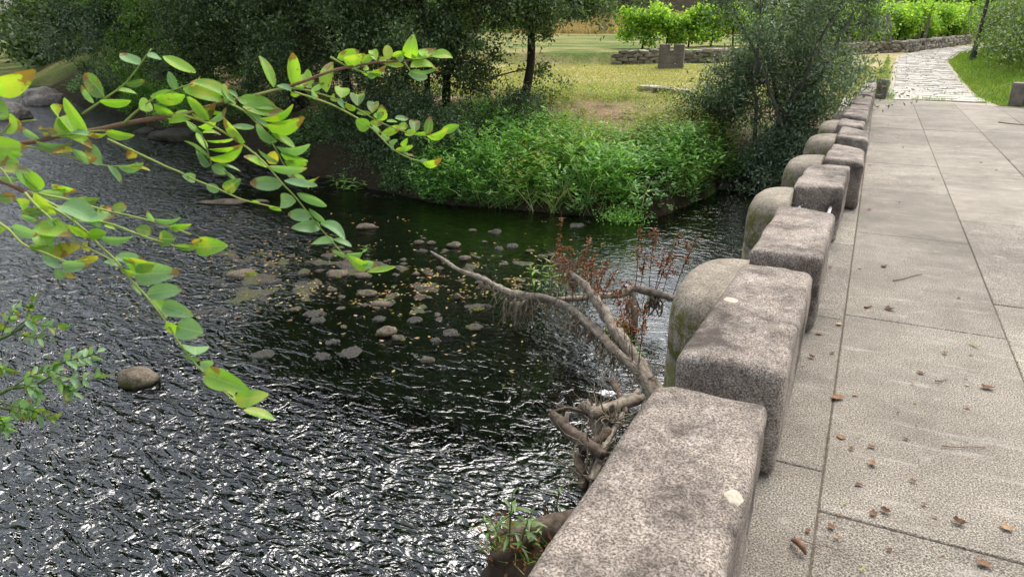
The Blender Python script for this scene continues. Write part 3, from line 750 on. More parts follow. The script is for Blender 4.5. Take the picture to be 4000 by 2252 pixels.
def tree(name, label, cat, base, height, spread, nleaf, lsize, lw, lmat, bark, seed, group=None, sig=.22, bias=.0, clipz=None, dense_below=3.2, top=None, **k):
    rng = np.random.default_rng(seed)
    root = thing(name, base, label, cat, group)
    if not nleaf: return root
    trunks, tubes, ends = grow(rng, base, height, spread, **k)
    for t in trunks: shape('trunk', t, bark, root, origin=base)
    if tubes: shape('limbs', join(tubes), bark, root, origin=base)['kind'] = 'stuff'
    wz = np.where(ends[:, 2] < dense_below, 1.0, .28); ci = rng.choice(len(ends), nleaf, p=wz / wz.sum())
    wgt = rng.uniform(.5, 1.3, len(ends))[ci]
    Pb = ends[ci] + rng.normal(size=(nleaf, 3)) * (sig * wgt)[:, None] * np.array([1, 1, .75])
    g = ground(Pb[:, 0], Pb[:, 1])
    ok = Pb[:, 2] > np.maximum(g, WATER) + .03
    if clipz: ok &= Pb[:, 2] > clipz
    Pb = Pb[ok]; n = len(Pb)
    D, S = rand_dirs(n, rng, -.25 + bias)
    V, Fq = leaf_quads(Pb - np.array(base), D, S, lsize * rng.uniform(.6, 1.3, n), lsize * lw * rng.uniform(.7, 1.2, n))
    o = obj('crown', mesh_np('crown', V, Fq, lmat), root); o['kind'] = 'stuff'
    if top:  # unseen coarse foliage above the view, added to darken the river's reflection
        cz, th_, tw, nt_ = top; m_ = nt_
        Q = unit(rng.normal(size=(m_, 3))) * (rng.uniform(.35, 1, (m_, 1)) ** .5) * np.array([tw, tw, th_]) * (.75 + .5 * rng.random((m_, 1))) + np.array([0, 0, cz])
        D, S = rand_dirs(m_, rng)
        o = obj('unseen_upper_crown', mesh_np('unseen_upper_crown', *leaf_quads(Q, D, S, rng.uniform(.25, .5, m_), .26), lmat), root); o['kind'] = 'stuff'
    return root
def gp(x, y): return (x, y, gz(x, y))
GT = 'trees along the far river bank'
# dense belt along the far bank, from the slender leaning tree by the open meadow to the far left
tree('riverside_tree', 'slender tree with a leaning dark trunk left of the open meadow', 'tree', gp(-7.3, 15.4), 6.2, 2.3, 46000, 0.090, 0.47, LM['tree'], M['bark'], 101, GT, sig=0.17, lean=(.07, .0), lowpow=1.5, limbs=34, low=.34, subs=7, droop=.16, trunk_r=.085, top=(7.4, 3.4, 2.7, 3600))
tree('riverside_tree', 'dense dark tree behind the tip of the hanging green branch', 'tree', gp(-9.4, 14.6), 6.5, 2.5, 46000, 0.084, 0.56, LM['tree'], M['bark'], 102, GT, sig=0.18, lean=(.03, -.03), stems=2, lowpow=1.5, limbs=20, low=.26, subs=7, droop=.2, trunk_r=.10, top=(7.4, 3.4, 2.7, 3600))
tree('riverside_tree', 'dense olive tree above the dark earth hollow in the bank', 'tree', gp(-11.8, 14.9), 6.5, 2.6, 46000, 0.087, 0.56, LM['tree'], M['bark'], 103, GT, sig=0.19, lean=(.05, -.06), stems=2, lowpow=1.5, limbs=20, low=.26, subs=7, droop=.2, trunk_r=.10, top=(7.4, 3.4, 2.7, 3600))
tree('riverside_tree', 'tree with several thin crooked stems behind the brown branch stem', 'tree', gp(-14.2, 15.6), 7, 2.8, 60000, 0.093, 0.54, LM['tree'], M['bark'], 104, GT, sig=0.20, lean=(-.05, -.05), stems=3, lowpow=1.5, limbs=15, low=.26, subs=7, droop=.15, trunk_r=.12, top=(7.4, 3.4, 2.7, 3600))
tree('riverside_tree', 'thick trunked tree with a low branch left of the crooked stems', 'tree', gp(-17.6, 17.4), 7.5, 3.0, 60000, 0.099, 0.54, LM['tree'], M['bark'], 105, GT, sig=0.22, lean=(.02, -.04), lowpow=1.5, limbs=34, low=.20, subs=7, droop=.2, trunk_r=.22, top=(7.4, 3.4, 2.7, 3600))
tree('riverside_tree', 'bright green leafy tree between the darker trees at upper left', 'tree', gp(-22.6, 20.0), 7.5, 3.2, 56000, 0.116, 0.50, LM['tree_b'], M['bark'], 106, GT, sig=0.23, lowpow=1.5, limbs=34, low=.20, subs=7, droop=.25, trunk_r=.16, top=(7.4, 3.4, 2.7, 3600))
tree('riverside_tree', 'grey green tree with drooping sprays behind the river boulder', 'tree', gp(-26.6, 20.6), 8, 3.2, 56000, 0.123, 0.47, LM['willow'], M['bark'], 107, GT, sig=0.22, lowpow=1.5, limbs=34, low=.20, subs=7, droop=.35, trunk_r=.16, top=(7.4, 3.4, 2.7, 3600))
tree('riverside_tree', 'very dark tall tree in the top left corner', 'tree', gp(-40, 33.5), 13, 5.0, 56000, 0.203, 0.56, LM['tree'], M['bark'], 108, GT, sig=0.36, lowpow=1.5, limbs=34, low=.20, subs=7, droop=.2, trunk_r=.25, top=(7.4, 3.4, 2.7, 3600))
GB = 'background trees closing the view'
BGT = [(-50, 33.5, 13, 5.5, 'tree'), (-58, 38.5, 14, 6, 'tree_b'), (-66, 44, 15, 6, 'tree'), (-80, 52, 16, 7, 'tree'), (-34, 28, 11, 4.5, 'tree'), (-29, 27, 11, 4.5, 'tree'), (-98, 62, 17, 8, 'tree'), (-70, 62, 16, 7, 'tree'), (-52, 52, 14, 6, 'tree'), (-38, 46, 13, 6, 'tree'), (-60, 66, 16, 7, 'tree'), (-33, 60, 14, 6, 'tree_b'), (-47, 75, 15, 7, 'tree')]
bgo = sorted(range(len(BGT)), key=lambda q: BGT[q][0] / BGT[q][1])
for i, (x, y, h, s, lm) in enumerate(BGT):
    tree('background_tree', ORD[bgo.index(i)] + ' broad tree from the left glimpsed behind the riverside crowns', 'tree', gp(x, y), h, s, 16000, .36, .6, LM[lm], M['bark'], 120 + i, GB, sig=.7, limbs=16, low=.05, subs=6, droop=.1, trunk_r=.3)
for i, (x, y, h, s, lm, lb) in enumerate([(-9.5, 78, 9, 4.5, 'tree', 'dark round tree at the top edge above the dry field'), (-27, 84, 12, 6, 'tree', 'dark tree above the leftmost vines by the pale field'),
                                     (14, 84, 11, 5.5, 'tree_b', 'green tree behind the upper vines right of the lamp post'), (22, 74, 11, 5.5, 'tree', 'dark tree in the top right corner behind the brambles')]):
    tree('field_tree', lb, 'tree', gp(x, y), h, s, 14000, .26, .6, LM[lm], M['bark'], 140 + i, GB, sig=.6, limbs=18, low=.05, subs=6, droop=.1, trunk_r=.3)
# willow bush beside the bridge
tree('willow_bush', 'tall grey green willow bush with many stems beside the bridge piers', 'bush', (-1.62, 14.9, gz(-1.62, 14.9)), 4.6, 1.12, 42000, .100, .30, LM['willow'], M['bark_grey'], 201, None, sig=.18, stems=7, limbs=9, low=.22, subs=6, droop=.35, trunk_r=.05, stem_gap=.30)
tree('willow_bush', 'low dark willow shoots hanging over the water by the far piers', 'bush', (-1.45, 14.55, gz(-1.45, 14.55)), 1.15, .85, 18000, .088, .30, LM['willow'], M['bark_grey'], 202, None, sig=.15, stems=5, limbs=8, low=.1, subs=5, droop=.75, trunk_r=.03, stem_gap=.3)
# dark overhanging bushes on the bank
for i, (x, y, h, s, n, lm, lb) in enumerate([(-7.3, 11.6, 1.25, .8, 11000, 'dark', 'dark bush overhanging the water left of the bright bank weeds'),
        (-8.3, 12.0, 1.45, .85, 12000, 'dark', 'dark tangled bush below the tip of the hanging leafy spray'),
        (-9.3, 12.6, 1.3, .8, 9000, 'dark', 'dark bush at the right rim of the earth hollow'),
        (-6.5, 13.0, 1.1, .9, 9000, 'dark', 'dark shrub at the foot of the leaning slender trunk'),
        (-10.6, 13.4, 1.0, .8, 6000, 'dark', 'low dark shrub above the earth hollow'),
        (-3.1, 14.9, .9, .6, 6000, 'dark', 'small dark shrub at the inlet left of the willow')]):
    tree('riverside_bush', lb, 'bush', gp(x, y), h, s, n, .055, .6, LM[lm], M['bark'], 210 + i, 'dark bushes on the far bank', sig=.2, stems=4, limbs=6, low=.05, subs=5, droop=.45, trunk_r=.03)

# ================================================================== BANK PLANTS (uncountable cover)
def stems_of_leaves(rng, C, hmin, hmax, per, L, w, lean=.25):
    n = len(C); H = rng.uniform(hmin, hmax, n); D0 = unit(np.stack([rng.normal(size=n) * lean, rng.normal(size=n) * lean, np.ones(n)], 1))
    t = rng.uniform(.15, 1, (n, per)); Pb = C[:, None] + D0[:, None] * (H[:, None] * t)[..., None]
    a = rng.uniform(0, 2 * math.pi, (n, per)); el = rng.uniform(-.1, .9, (n, per))
    D = unit(np.stack([np.cos(a), np.sin(a), el], -1)); S = unit(np.cross(D, np.array([0, 0, 1.0]) + rng.normal(size=D.shape) * .25))
    sz = L * rng.uniform(.6, 1.25, (n, per))
    V, Fq = leaf_quads(Pb.reshape(-1, 3), D.reshape(-1, 3), S.reshape(-1, 3), sz.ravel(), (sz * w).ravel(), .18)
    return V, Fq
def scatter(rng, n, x0, x1, y0, y1, test=None):
    X = rng.uniform(x0, x1, n); Y = rng.uniform(y0, y1, n)
    ok = ground(X, Y) > WATER - .02
    if test is not None: ok &= test(X, Y)
    return X[ok], Y[ok]
r = np.random.default_rng(11)
def d_of(X, Y): return Y - bank_y(X)
def hump(X, Y): return np.clip(1.0 - np.abs(X + 4.6) / 3.4, 0, 1)
# promontory: mixed weeds of uneven height, grasses only at its water edge
def patchy(X, Y, seed, lo): return fbm(X * .9 + seed, Y * .9, 40 + seed, 3) > lo
def hmod(X, Y, seed): return np.clip(.35 + 1.5 * (fbm(X * .8, Y * .8, 60 + seed, 3) - .2), .3, 1.25)
def weeds(name, n, x0, x1, y0, y1, test, hmin, hmax, per, L, w, lm, label, seed, cat='weeds', lean=.3):
    X, Y = scatter(r, n, x0, x1, y0, y1, test); C = on_ground(X, Y); m_ = hmod(X, Y, seed)
    V, Fq = stems_of_leaves(r, C, hmin, hmax, per, L, w, lean)
    zb = np.repeat(C[:, 2], per * 4); f_ = np.repeat(m_, per * 4); V[:, 2] = zb + (V[:, 2] - zb) * f_
    tag(obj(name, mesh_np(name, V, Fq, LM[lm])), label, cat, None, 'stuff')
weeds('bank_weeds', 4600, -7.3, -2.0, 10.3, 14.3, lambda X, Y: (d_of(X, Y) > .05) & (d_of(X, Y) < 2.7) & patchy(X, Y, 1, .27), .40, 1.0, 13, .13, .26, 'weed', 'bright green lance leaved weeds covering the bank bulge opposite', 1)
weeds('bank_herbs', 3000, -7.0, -2.0, 10.3, 14.6, lambda X, Y: (d_of(X, Y) > -.08) & (d_of(X, Y) < 2.9) & patchy(X, Y, 2, .34), .15, .55, 11, .085, .6, 'ivy', 'round leaved green herbs between the lance leaved bank weeds', 2, lean=.5)
weeds('bank_yellow_weeds', 2200, -5.6, -2.3, 10.7, 15.2, lambda X, Y: (d_of(X, Y) > .2) & patchy(X, Y, 3, .40), .35, .95, 11, .095, .35, 'weed_y', 'yellow green weeds along the crest of the bank bulge', 3)
X, Y = scatter(r, 1500, -4.6, -2.4, 10.4, 13.3, lambda X, Y: (d_of(X, Y) > -.15) & (d_of(X, Y) < 1.0) & patchy(X, Y, 4, .30))
X2, Y2 = scatter(r, 900, -6.2, -4.4, 10.3, 11.4, lambda X, Y: (d_of(X, Y) > -.05) & (d_of(X, Y) < .35))
C = np.concatenate([on_ground(X, Y), on_ground(X2, Y2)]); C[:, 2] = np.maximum(C[:, 2], WATER)
tag(obj('bank_grass', mesh_np('bank_grass', *grass_blades(C, r, .18, .75, .007, .6), LM['grass'])), 'long green and straw coloured grass at the water edge of the bank', 'grass', None, 'stuff')
X, Y = scatter(r, 2200, -8.2, -5.4, 10.2, 11.6, lambda X, Y: (d_of(X, Y) > -.1) & (d_of(X, Y) < .8))
V, Fq = stems_of_leaves(r, on_ground(X, Y), .12, .45, 10, .05, .6)
tag(obj('bank_creepers', mesh_np('bank_creepers', V, Fq, LM['ivy'])), 'round leaved green creepers spilling to the water below the dark bushes', 'creepers', None, 'stuff')
# yellowing weeds on the slope above
X, Y = scatter(r, 5200, -9.5, -1.2, 12.5, 18.6, lambda X, Y: (d_of(X, Y) > 1.6) & (fbm(X * .8, Y * .8, 91, 3) > .40))
V, Fq = stems_of_leaves(r, on_ground(X, Y), .12, .5, 9, .06, .4)
tag(obj('slope_weeds', mesh_np('slope_weeds', V, Fq, LM['weed_y'])), 'yellow green weeds on the slope between the bank and the meadow', 'weeds', None, 'stuff')
# ground cover along the left bank
X, Y = scatter(r, 14000, -34, -9.5, 10.5, 26, lambda X, Y: (d_of(X, Y) > .25) & (d_of(X, Y) < 3.2) & (fbm(X * .5, Y * .5, 19, 3) > .36))
k = np.ones(len(X))
V, Fq = stems_of_leaves(r, on_ground(X, Y), .10, .42, 8, .10, .6)
tag(obj('ground_cover', mesh_np('ground_cover', V, Fq, LM['ivy'])), 'low dark green ground cover along the left river bank', 'ground cover', None, 'stuff')
X, Y = scatter(r, 3800, -28, -17.5, 14.2, 20.8, lambda X, Y: (d_of(X, Y) > .0) & (d_of(X, Y) < 2.4) & (fbm(X * .5, Y * .5, 87, 3) > .42))
V, Fq = stems_of_leaves(r, on_ground(X, Y), .3, .9, 11, .14, .3)
tag(obj('bank_weeds', mesh_np('bank_weeds', V, Fq, LM['weed'])), 'bright green weeds at the water edge behind the river boulders', 'weeds', None, 'stuff')
# meadow and verge grass
X, Y = scatter(r, 70000, -14, .4, 17.2, 32, lambda X, Y: (d_of(X, Y) > 4.2) & (X < path_l(Y) - .05) & (Y < wall_y(X)))
tag(obj('meadow_grass', mesh_np('meadow_grass', *grass_blades(on_ground(X, Y), r, .03, .11, .006, .8), LM['meadow'])), 'short yellow green meadow grass', 'grass', None, 'stuff')
X, Y = scatter(r, 36000, 2.0, 7.5, 19.6, 45, lambda X, Y: (X > path_r(Y) + .02 + .25 * fbm(X * 2, Y * 2, 4, 2)))
tag(obj('verge_grass', mesh_np('verge_grass', *grass_blades(on_ground(X, Y), r, .06, .24, .007, .6), LM['verge'])), 'bright green grass verge right of the path', 'grass', None, 'stuff')
X, Y = scatter(r, 9000, -.7, .45, 19.8, 42, lambda X, Y: (X > path_l(Y) - .5) & (X < path_l(Y) + .03))
tag(obj('path_edge_grass', mesh_np('path_edge_grass', *grass_blades(on_ground(X, Y), r, .04, .14, .006, .7), LM['verge'])), 'green grass line along the left edge of the path', 'grass', None, 'stuff')
X, Y = scatter(r, 60000, -30, 10, 60, 84, lambda X, Y: Y > 58 + .3 * X)
tag(obj('dry_grass', mesh_np('dry_grass', *grass_blades(on_ground(X, Y), r, .3, .8, .03, .3), LM['dry'])), 'tall golden dry grass field behind the vines', 'grass', None, 'stuff')
X, Y = scatter(r, 9000, -16, -7, 17, 30, lambda X, Y: (d_of(X, Y) > 5))
# brambles on the right bank
root = thing('bramble_hedge', (4.6, 26, gz(4.6, 26)), 'bramble hedge on the bank right of the lamp post', 'hedge')
cc = []; tb = []
rb = np.random.default_rng(21)
for k in range(130):
    y = rb.uniform(21.5, 46); x = path_r(y) + rb.uniform(1.3, 3.4) + (.9 if y < 25 else 0); h = rb.uniform(.5, 1.7) * (1.25 if y > 28 else 1)
    b = np.array([x, y, gz(x, y)]); a_ = rb.uniform(0, 6.28)
    P = smooth_path([b, b + np.array([0, 0, h * .7]), b + np.array([math.cos(a_) * .4, math.sin(a_) * .4, h]), b + np.array([math.cos(a_) * .9, math.sin(a_) * .9, h * .7])], 3)
    tb.append(tube(P, [.012, .006], 4)); cc.extend(P[3:])
cc = np.array(cc); n = 56000
Pb = cc[rb.integers(0, len(cc), n)] + rb.normal(size=(n, 3)) * np.array([.28, .28, .25])
Pb = Pb[Pb[:, 2] > ground(Pb[:, 0], Pb[:, 1]) + .02]; n = len(Pb)
D, S = rand_dirs(n, rb)
V, Fq = leaf_quads(Pb - np.array(root.location), D, S, .095 * rb.uniform(.6, 1.3, n), .065)
o_ = obj('foliage', mesh_np('foliage', V, Fq, LM['bramble']), root); o_['kind'] = 'stuff'
shape('stems', join(tb), M['bark_grey'], root, origin=root.location)['kind'] = 'stuff'

# ================================================================== VINEYARD
GV = 'grapevines in the rows behind the wall'
def vine(x, y, hgt, wid, n, seed, lmat, label, lsize=.14, lowf=.14):
    rng = np.random.default_rng(seed); base = (x, y, gz(x, y)); root = thing('grapevine', base, label, 'vine', GV)
    P = smooth_path([np.zeros(3), np.array([rng.normal() * .05, rng.normal() * .05, hgt * .3]), np.array([rng.normal() * .1, rng.normal() * .05, hgt * .6])], 3)
    shape('trunk', tube(P, [.05, .035], 6, .3, seed), M['bark'], root)
    c = []
    for k in range(7):
        a_ = rng.uniform(-1, 1); e = np.array([a_ * wid * .55, rng.normal() * .18, hgt * rng.uniform(.22, .98)]); c.extend([P[-1] * .4 + e * .6, e, e + np.array([rng.normal() * .15, rng.normal() * .15, -.2])])
    c = np.array(c); Pb = c[rng.integers(0, len(c), n)] + rng.normal(size=(n, 3)) * np.array([.25, .18, .2])
    Pb = Pb[Pb[:, 2] > lowf * hgt * rng.uniform(.2, .9, len(Pb))]; m_ = len(Pb)
    D, S = rand_dirs(m_, rng, .1)
    V, Fq = leaf_quads(Pb, D, S, lsize * rng.uniform(.6, 1.3, m_), lsize * .9)
    o = obj('foliage', mesh_np('foliage', V, Fq, lmat), root); o['kind'] = 'stuff'
VL = np.array([(-2.9, 41.5), (.6, 46.6), (2.6, 52.5), (4.6, 58.5), (8.6, 66)])   # front row follows the wall
i = 0
for p in arc(VL, 1.35):
    vine(p[0], p[1] , 1.8, 1.6, 3000, 300 + i, LM['vine'], ORD[i] + ' bright green grapevine from the left in the row along the curving path'); i += 1
for j, p in enumerate(arc(VL + np.array([-.9, 3.4]), 1.5)):
    vine(p[0], p[1], 1.9, 1.6, 1100, 300 + i, LM['vine'], ORD[j] + ' pale green grapevine from the left in the row behind the front row', .15); i += 1
for j, p in enumerate(arc(np.array([(-10.3, 35.2), (-4.6, 40.5)]), 1.25)):
    vine(p[0], p[1], 1.85, 1.5, 3000, 300 + i, LM['vine'], ORD[j] + ' grapevine from the left between the slender tree and the willow'); i += 1
for j, p in enumerate(arc(np.array([(-2, 60), (14, 66)]), 1.8)):
    vine(p[0], p[1] + 5, 3.0, 2.2, 1500, 300 + i, LM['vine_far'], ORD[j] + ' darker grapevine from the left on the upper trellis at the top edge', .2, .25); i += 1
def post(x, y, h, r_, label, lean=0, braces=(), seed=0, grp='vineyard posts'):
    z = gz(x, y) - .05; root = thing('vine_post', (x, y, z), label, 'post', grp)
    def stick(a, b, rr):
        a = np.array(a, float); b = np.array(b, float); t = unit(b - a); u = unit(np.cross(t, [0, 1, .1])); w = np.cross(t, u)
        V = [a + u * rr * i + w * rr * j for i, j in ((-1, -1), (1, -1), (1, 1), (-1, 1))] + [b + u * rr * i * .9 + w * rr * j * .9 for i, j in ((-1, -1), (1, -1), (1, 1), (-1, 1))]
        return V, [(0, 3, 2, 1), (4, 5, 6, 7), (0, 1, 5, 4), (1, 2, 6, 5), (2, 3, 7, 6), (3, 0, 4, 7)]
    shape('upright', stick((0, 0, 0), (lean, 0, h), r_), M['wood_post'], root, smooth=False)
    for bx, by in braces: shape('brace', stick((bx, by, .0), (lean * .9 + (.02 if bx > 0 else -.02), by * .05, h * .97), r_ * .85), M['wood_post'], root, smooth=False)
q = at_g(3445, 186); post(q[0], q[1], 1.72, .075, 'weathered vineyard end post with two slanting braces by the path', .05, ((-1.25, -.1), (.45, .1)), 1)
q = at_g(3352, 182); post(q[0], q[1], 1.62, .07, 'weathered vineyard post with one brace left of the end post', .1, ((.42, .05),), 2)
q = at_g(3312, 174); post(q[0], q[1], 1.0, .08, 'short vineyard post half hidden by the willow', .03, (), 3)
q = at_g(3609, 163); post(q[0], q[1], 1.85, .085, 'weathered grey vineyard post in front of the vines above the path bend', .06, (), 4)
q = at_g(3766, 151); post(q[0], q[1], 2.0, .09, 'weathered grey vineyard post left of the lamp post', .06, (), 5)
q = at_g(3590, 163); post(q[0], q[1] + .8, 1.8, .055, 'thin vineyard post just behind the post above the path bend', .03, (), 6)
q = at_g(2486, 150); post(q[0], q[1], 1.15, .06, 'short upright vineyard post beside the slender tree', .02, ((.42, .0),), 7)
q = at_g(2455, 150); post(q[0], q[1] + .8, 1.7, .05, 'thin vineyard post half hidden behind the slender tree', .0, (), 8)
q = at_g(2770, 150); post(q[0], q[1], 1.75, .06, 'vineyard post at the left edge of the willow', .02, (), 9)
for i, (x, y) in enumerate([(1.3, 64), (4.5, 65.4), (7.6, 66.6), (10.6, 68), (14, 69.4)]):
    post(x, y, 3.6, .08, ORD[i] + ' tall trellis post from the left rising above the upper vines', .12, (), 20 + i)

# ================================================================== FAR WALL
fw = thing('field_wall', (-16, 88, gz(-16, 88)), 'long grey stone wall with a pale coping at the top edge', 'wall')
zf = gz(-6, 90)
bevel_block('wall_body', [(-40, 90), (16, 92), (16, 92.6), (-40, 90.6)], zf - 2, zf + 2.1, .05, M['rubble'], fw, rough=.03, cuts=0, origin=fw.location)
bevel_block('coping', [(-40, 89.9), (16, 91.9), (16, 92.7), (-40, 90.7)], zf + 2.11, zf + 2.3, .03, M['granite_deck'], fw, rough=.0, cuts=0, origin=fw.location)

# ================================================================== LAMP POST
lp = at_g(3798, 236)
lamp = thing('lamp_post', lp, 'tall dark iron lamp post with a moulded base on the grass verge', 'lamp post')
def lathe(prof, n=18):
    rings = [[(math.cos(2 * math.pi * j / n) * r_, math.sin(2 * math.pi * j / n) * r_, z) for j in range(n)] for r_, z in prof]
    V = [p for q in rings for p in q]; Fc = []
    for i in range(len(rings) - 1):
        for j in range(n): Fc.append((i * n + j, i * n + (j + 1) % n, (i + 1) * n + (j + 1) % n, (i + 1) * n + j))
    Fc.append(tuple(range(n))[::-1]); Fc.append(tuple((len(rings) - 1) * n + j for j in range(n))); return V, Fc
shape('base', lathe([(.155, -.1), (.15, .04), (.125, .2), (.105, .42), (.10, .5)]), M['iron'], lamp)
shape('collar', lathe([(.10, .501), (.13, .53), (.13, .57), (.095, .60), (.09, .66), (.125, .69), (.125, .74), (.085, .78)]), M['iron'], lamp)
shape('pole', lathe([(.072, .781), (.066, 1.5), (.055, 3.6), (.06, 3.62)]), M['iron'], lamp)
ld = shape('lantern', lathe([(.05, 3.621), (.14, 3.7), (.2, 4.1)]), M['glass'], lamp)
shape('lantern_cap', lathe([(.22, 4.101), (.2, 4.16), (.08, 4.3), (.02, 4.4)]), M['iron'], ld)
lamp.rotation_euler = (0, R_(2.5), 0)

# ================================================================== RIVER ROCKS
RK = [rock_mesh('rock', i * 1.7 + .3, M['rock'], 3, .3, .72) for i in range(5)]
RD = [rock_mesh('rock_dark', i * 2.1 + .9, M['rock_dark'], 3, .34, .6) for i in range(4)]
RB = [rock_mesh('boulder', i * 2.9 + .2, M['boulder'], 4, .3, .62) for i in range(2)]
MO = [rock_mesh('moss_tuft', i * 1.3, M['moss'], 2, .5, .5) for i in range(3)]
PX = F_PX
NAMED = []
SEEN = set()
def near_label(kind, px, py, wpx):
    q = min(NAMED, key=lambda t: (t[0] - px) ** 2 + 2 * (t[1] - py) ** 2)
    dx, dy = px - q[0], py - q[1]
    side = ('right of' if dx > 0 else 'left of') if abs(dx) > 1.5 * abs(dy) else ('just below' if dy > 0 else 'just beyond')
    return '%s %s the %s' % (kind, side, q[2])
def rock(px, py, wpx, label, kind='r', sink=.35, asp=(1, .8, .7), rz=0, moss=0, group=None, name='river_rock', seed=0):
    p = at_z(px, py, WATER); dist = np.linalg.norm(p - _C); w = wpx / PX * dist
    if group is None: NAMED.append((px, py, ' '.join(label.split()[:5])))
    me = {'r': RK, 'd': RD, 'b': RB}[kind]; me = me[seed % len(me)]
    root = thing(name, (p[0], p[1], WATER), label, 'rock', group)
    o = obj('stone', me, root, (0, 0, w * asp[2] * (.36 - sink * .72)))
    o.scale = (w * asp[0], w * asp[1], w * asp[2]); o.rotation_euler = (0, 0, rz + _yw)
    rr = random.Random(seed + px)
    for k in range(moss):
        a_ = rr.uniform(0, 6.28); q = obj('moss', MO[k % 3], root, (math.cos(a_) * w * .36, math.sin(a_) * w * .3, w * .03)); s = w * rr.uniform(.3, .5); q.scale = (s, s, s * .8)
    return root
GR = 'small stones in the river shallows'
rock(540, 1492, 122, 'round brown rock with moss standing alone in the ripples', sink=.3, asp=(1, .8, .85), moss=3, seed=1)
rock(1510, 1306, 84, 'rounded tan rock with mossy foot in the shallows', sink=.3, asp=(1, .7, .8), rz=.4, moss=2, seed=2)
rock(1430, 890, 72, 'flat pale wedge of rock upstream of the shallows', sink=.4, asp=(1.1, .6, .6), rz=.3, seed=3)
rock(940, 1072, 110, 'flat mossy stone with a pale top left of the shallows', sink=.55, asp=(1, .8, .5), moss=2, seed=4)
rock(1316, 1075, 84, 'brown mossy stone beside the tip of the hanging spray', sink=.4, asp=(1, .8, .6), moss=2, seed=0)
rock(1420, 1080, 62, 'pale stone under the tip of the hanging spray', sink=.45, asp=(1, .8, .6), moss=1, seed=1)
rock(1435, 1150, 74, 'mossy tan stone in the middle of the leaf litter', sink=.4, asp=(1.1, .8, .6), moss=2, seed=2)
rock(1490, 1188, 78, 'flat layered stone in the leaf litter', sink=.5, asp=(1.2, .8, .5), seed=3)
rock(1672, 1408, 58, 'single dark stone with a wet rim below the litter', sink=.35, asp=(1, .8, .6), kind='d', seed=1)
rock(1772, 962, 60, 'square pale stone near the thin end of the fallen limb', sink=.4, asp=(1, .7, .7), seed=4)
rock(1636, 950, 42, 'small tan stone left of the fallen limb end', sink=.4, seed=0)
rock(1684, 952, 40, 'small orange tan stone just left of the fallen limb end', sink=.4, seed=2)
rock(1862, 1203, 62, 'mossy green stone below the fallen limb', sink=.4, asp=(1, .8, .6), kind='d', moss=4, seed=3)
rock(1788, 1166, 32, 'upright brown stone below the fallen limb', sink=.1, asp=(.8, .8, 1.1), seed=1)
rock(1856, 1280, 66, 'low moss covered stone right of the litter', sink=.5, kind='d', moss=4, seed=2)
rock(1556, 1322, 54, 'moss tuft stone touching the rounded tan rock', sink=.4, kind='d', moss=3, seed=0)
rock(870, 795, 160, 'long flat pale stone lying in the upstream water', sink=.35, asp=(1.15, .3, .22), seed=4)
rock(1020, 788, 55, 'short pale stone right of the long flat stone', sink=.4, asp=(1.1, .5, .4), seed=3)
rock(2118, 1010, 46, 'dark round stone behind the green willowherb', sink=.2, kind='d', seed=1)
rock(2150, 1002, 34, 'smaller dark stone behind the green willowherb', sink=.2, kind='d', seed=2)
rock(1815, 1012, 50, 'flat brown stone beside the bend of the fallen limb', sink=.4, seed=0)
rock(1936, 908, 54, 'mossy low stone upstream of the willowherb', sink=.5, moss=2, kind='d', seed=3)
rock(860, 690, 52, 'dark wet stone in the upstream shadow', sink=.3, kind='d', seed=0)
rock(175, 408, 140, 'large grey boulder in the far left water', 'b', sink=.3, asp=(1, .7, .85), seed=0, name='river_boulder')
rock(40, 462, 125, 'brown boulder at the left edge of the water', 'b', sink=.3, asp=(1, .7, .9), seed=1, name='river_boulder')
rock(700, 548, 150, 'dark boulder at the foot of the left bank', 'd', sink=.3, asp=(1, .6, .6), seed=2, name='river_boulder')
rock(640, 540, 100, 'smaller dark boulder left of the bank foot boulder', 'd', sink=.3, asp=(1, .6, .6), seed=1, name='river_boulder')
rock(570, 520, 70, 'small dark stone left of the bank foot boulders', 'd', sink=.3, asp=(1, .6, .6), seed=3)
rock(2925, 722, 170, 'dark rounded boulder at the water edge under the willow', 'd', sink=.3, asp=(1, .7, .75), seed=0, name='river_boulder')
rock(2800, 735, 110, 'dark boulder left of the one under the willow', 'd', sink=.3, asp=(1, .7, .7), seed=1, name='river_boulder')
for k, (x, y, z, s) in enumerate([(-1.5, 15.2, -.75, .7), (-1.0, 15.35, -.9, .75), (-1.2, 15.7, -.35, .7), (-2.0, 15.3, -.8, .6), (-.9, 15.9, -.4, .6)]):
    root = thing('bank_boulder', (x, y, z - .25), ORD[k] + ' dark boulder counted upwards in the bank behind the willow', 'rock', 'boulders in the bank by the bridge')
    o = obj('stone', RD[k % 4], root, (0, 0, .2)); o.scale = (s * 1.2, s, s); o.rotation_euler = (0, 0, k)
rr = random.Random(4)
for k in range(34):
    px = rr.gauss(1620, 260); py = rr.gauss(1060 + (1700 - px) * .05, 95)
    if 2100 < px or px < 900: continue
    rock(px, py, rr.uniform(16, 40), near_label('small stone', px, py, 0), rr.choice('rdd'), .4, (1, .8, .55), rr.uniform(0, 3), rr.choice([0, 0, 1]), GR, seed=k)

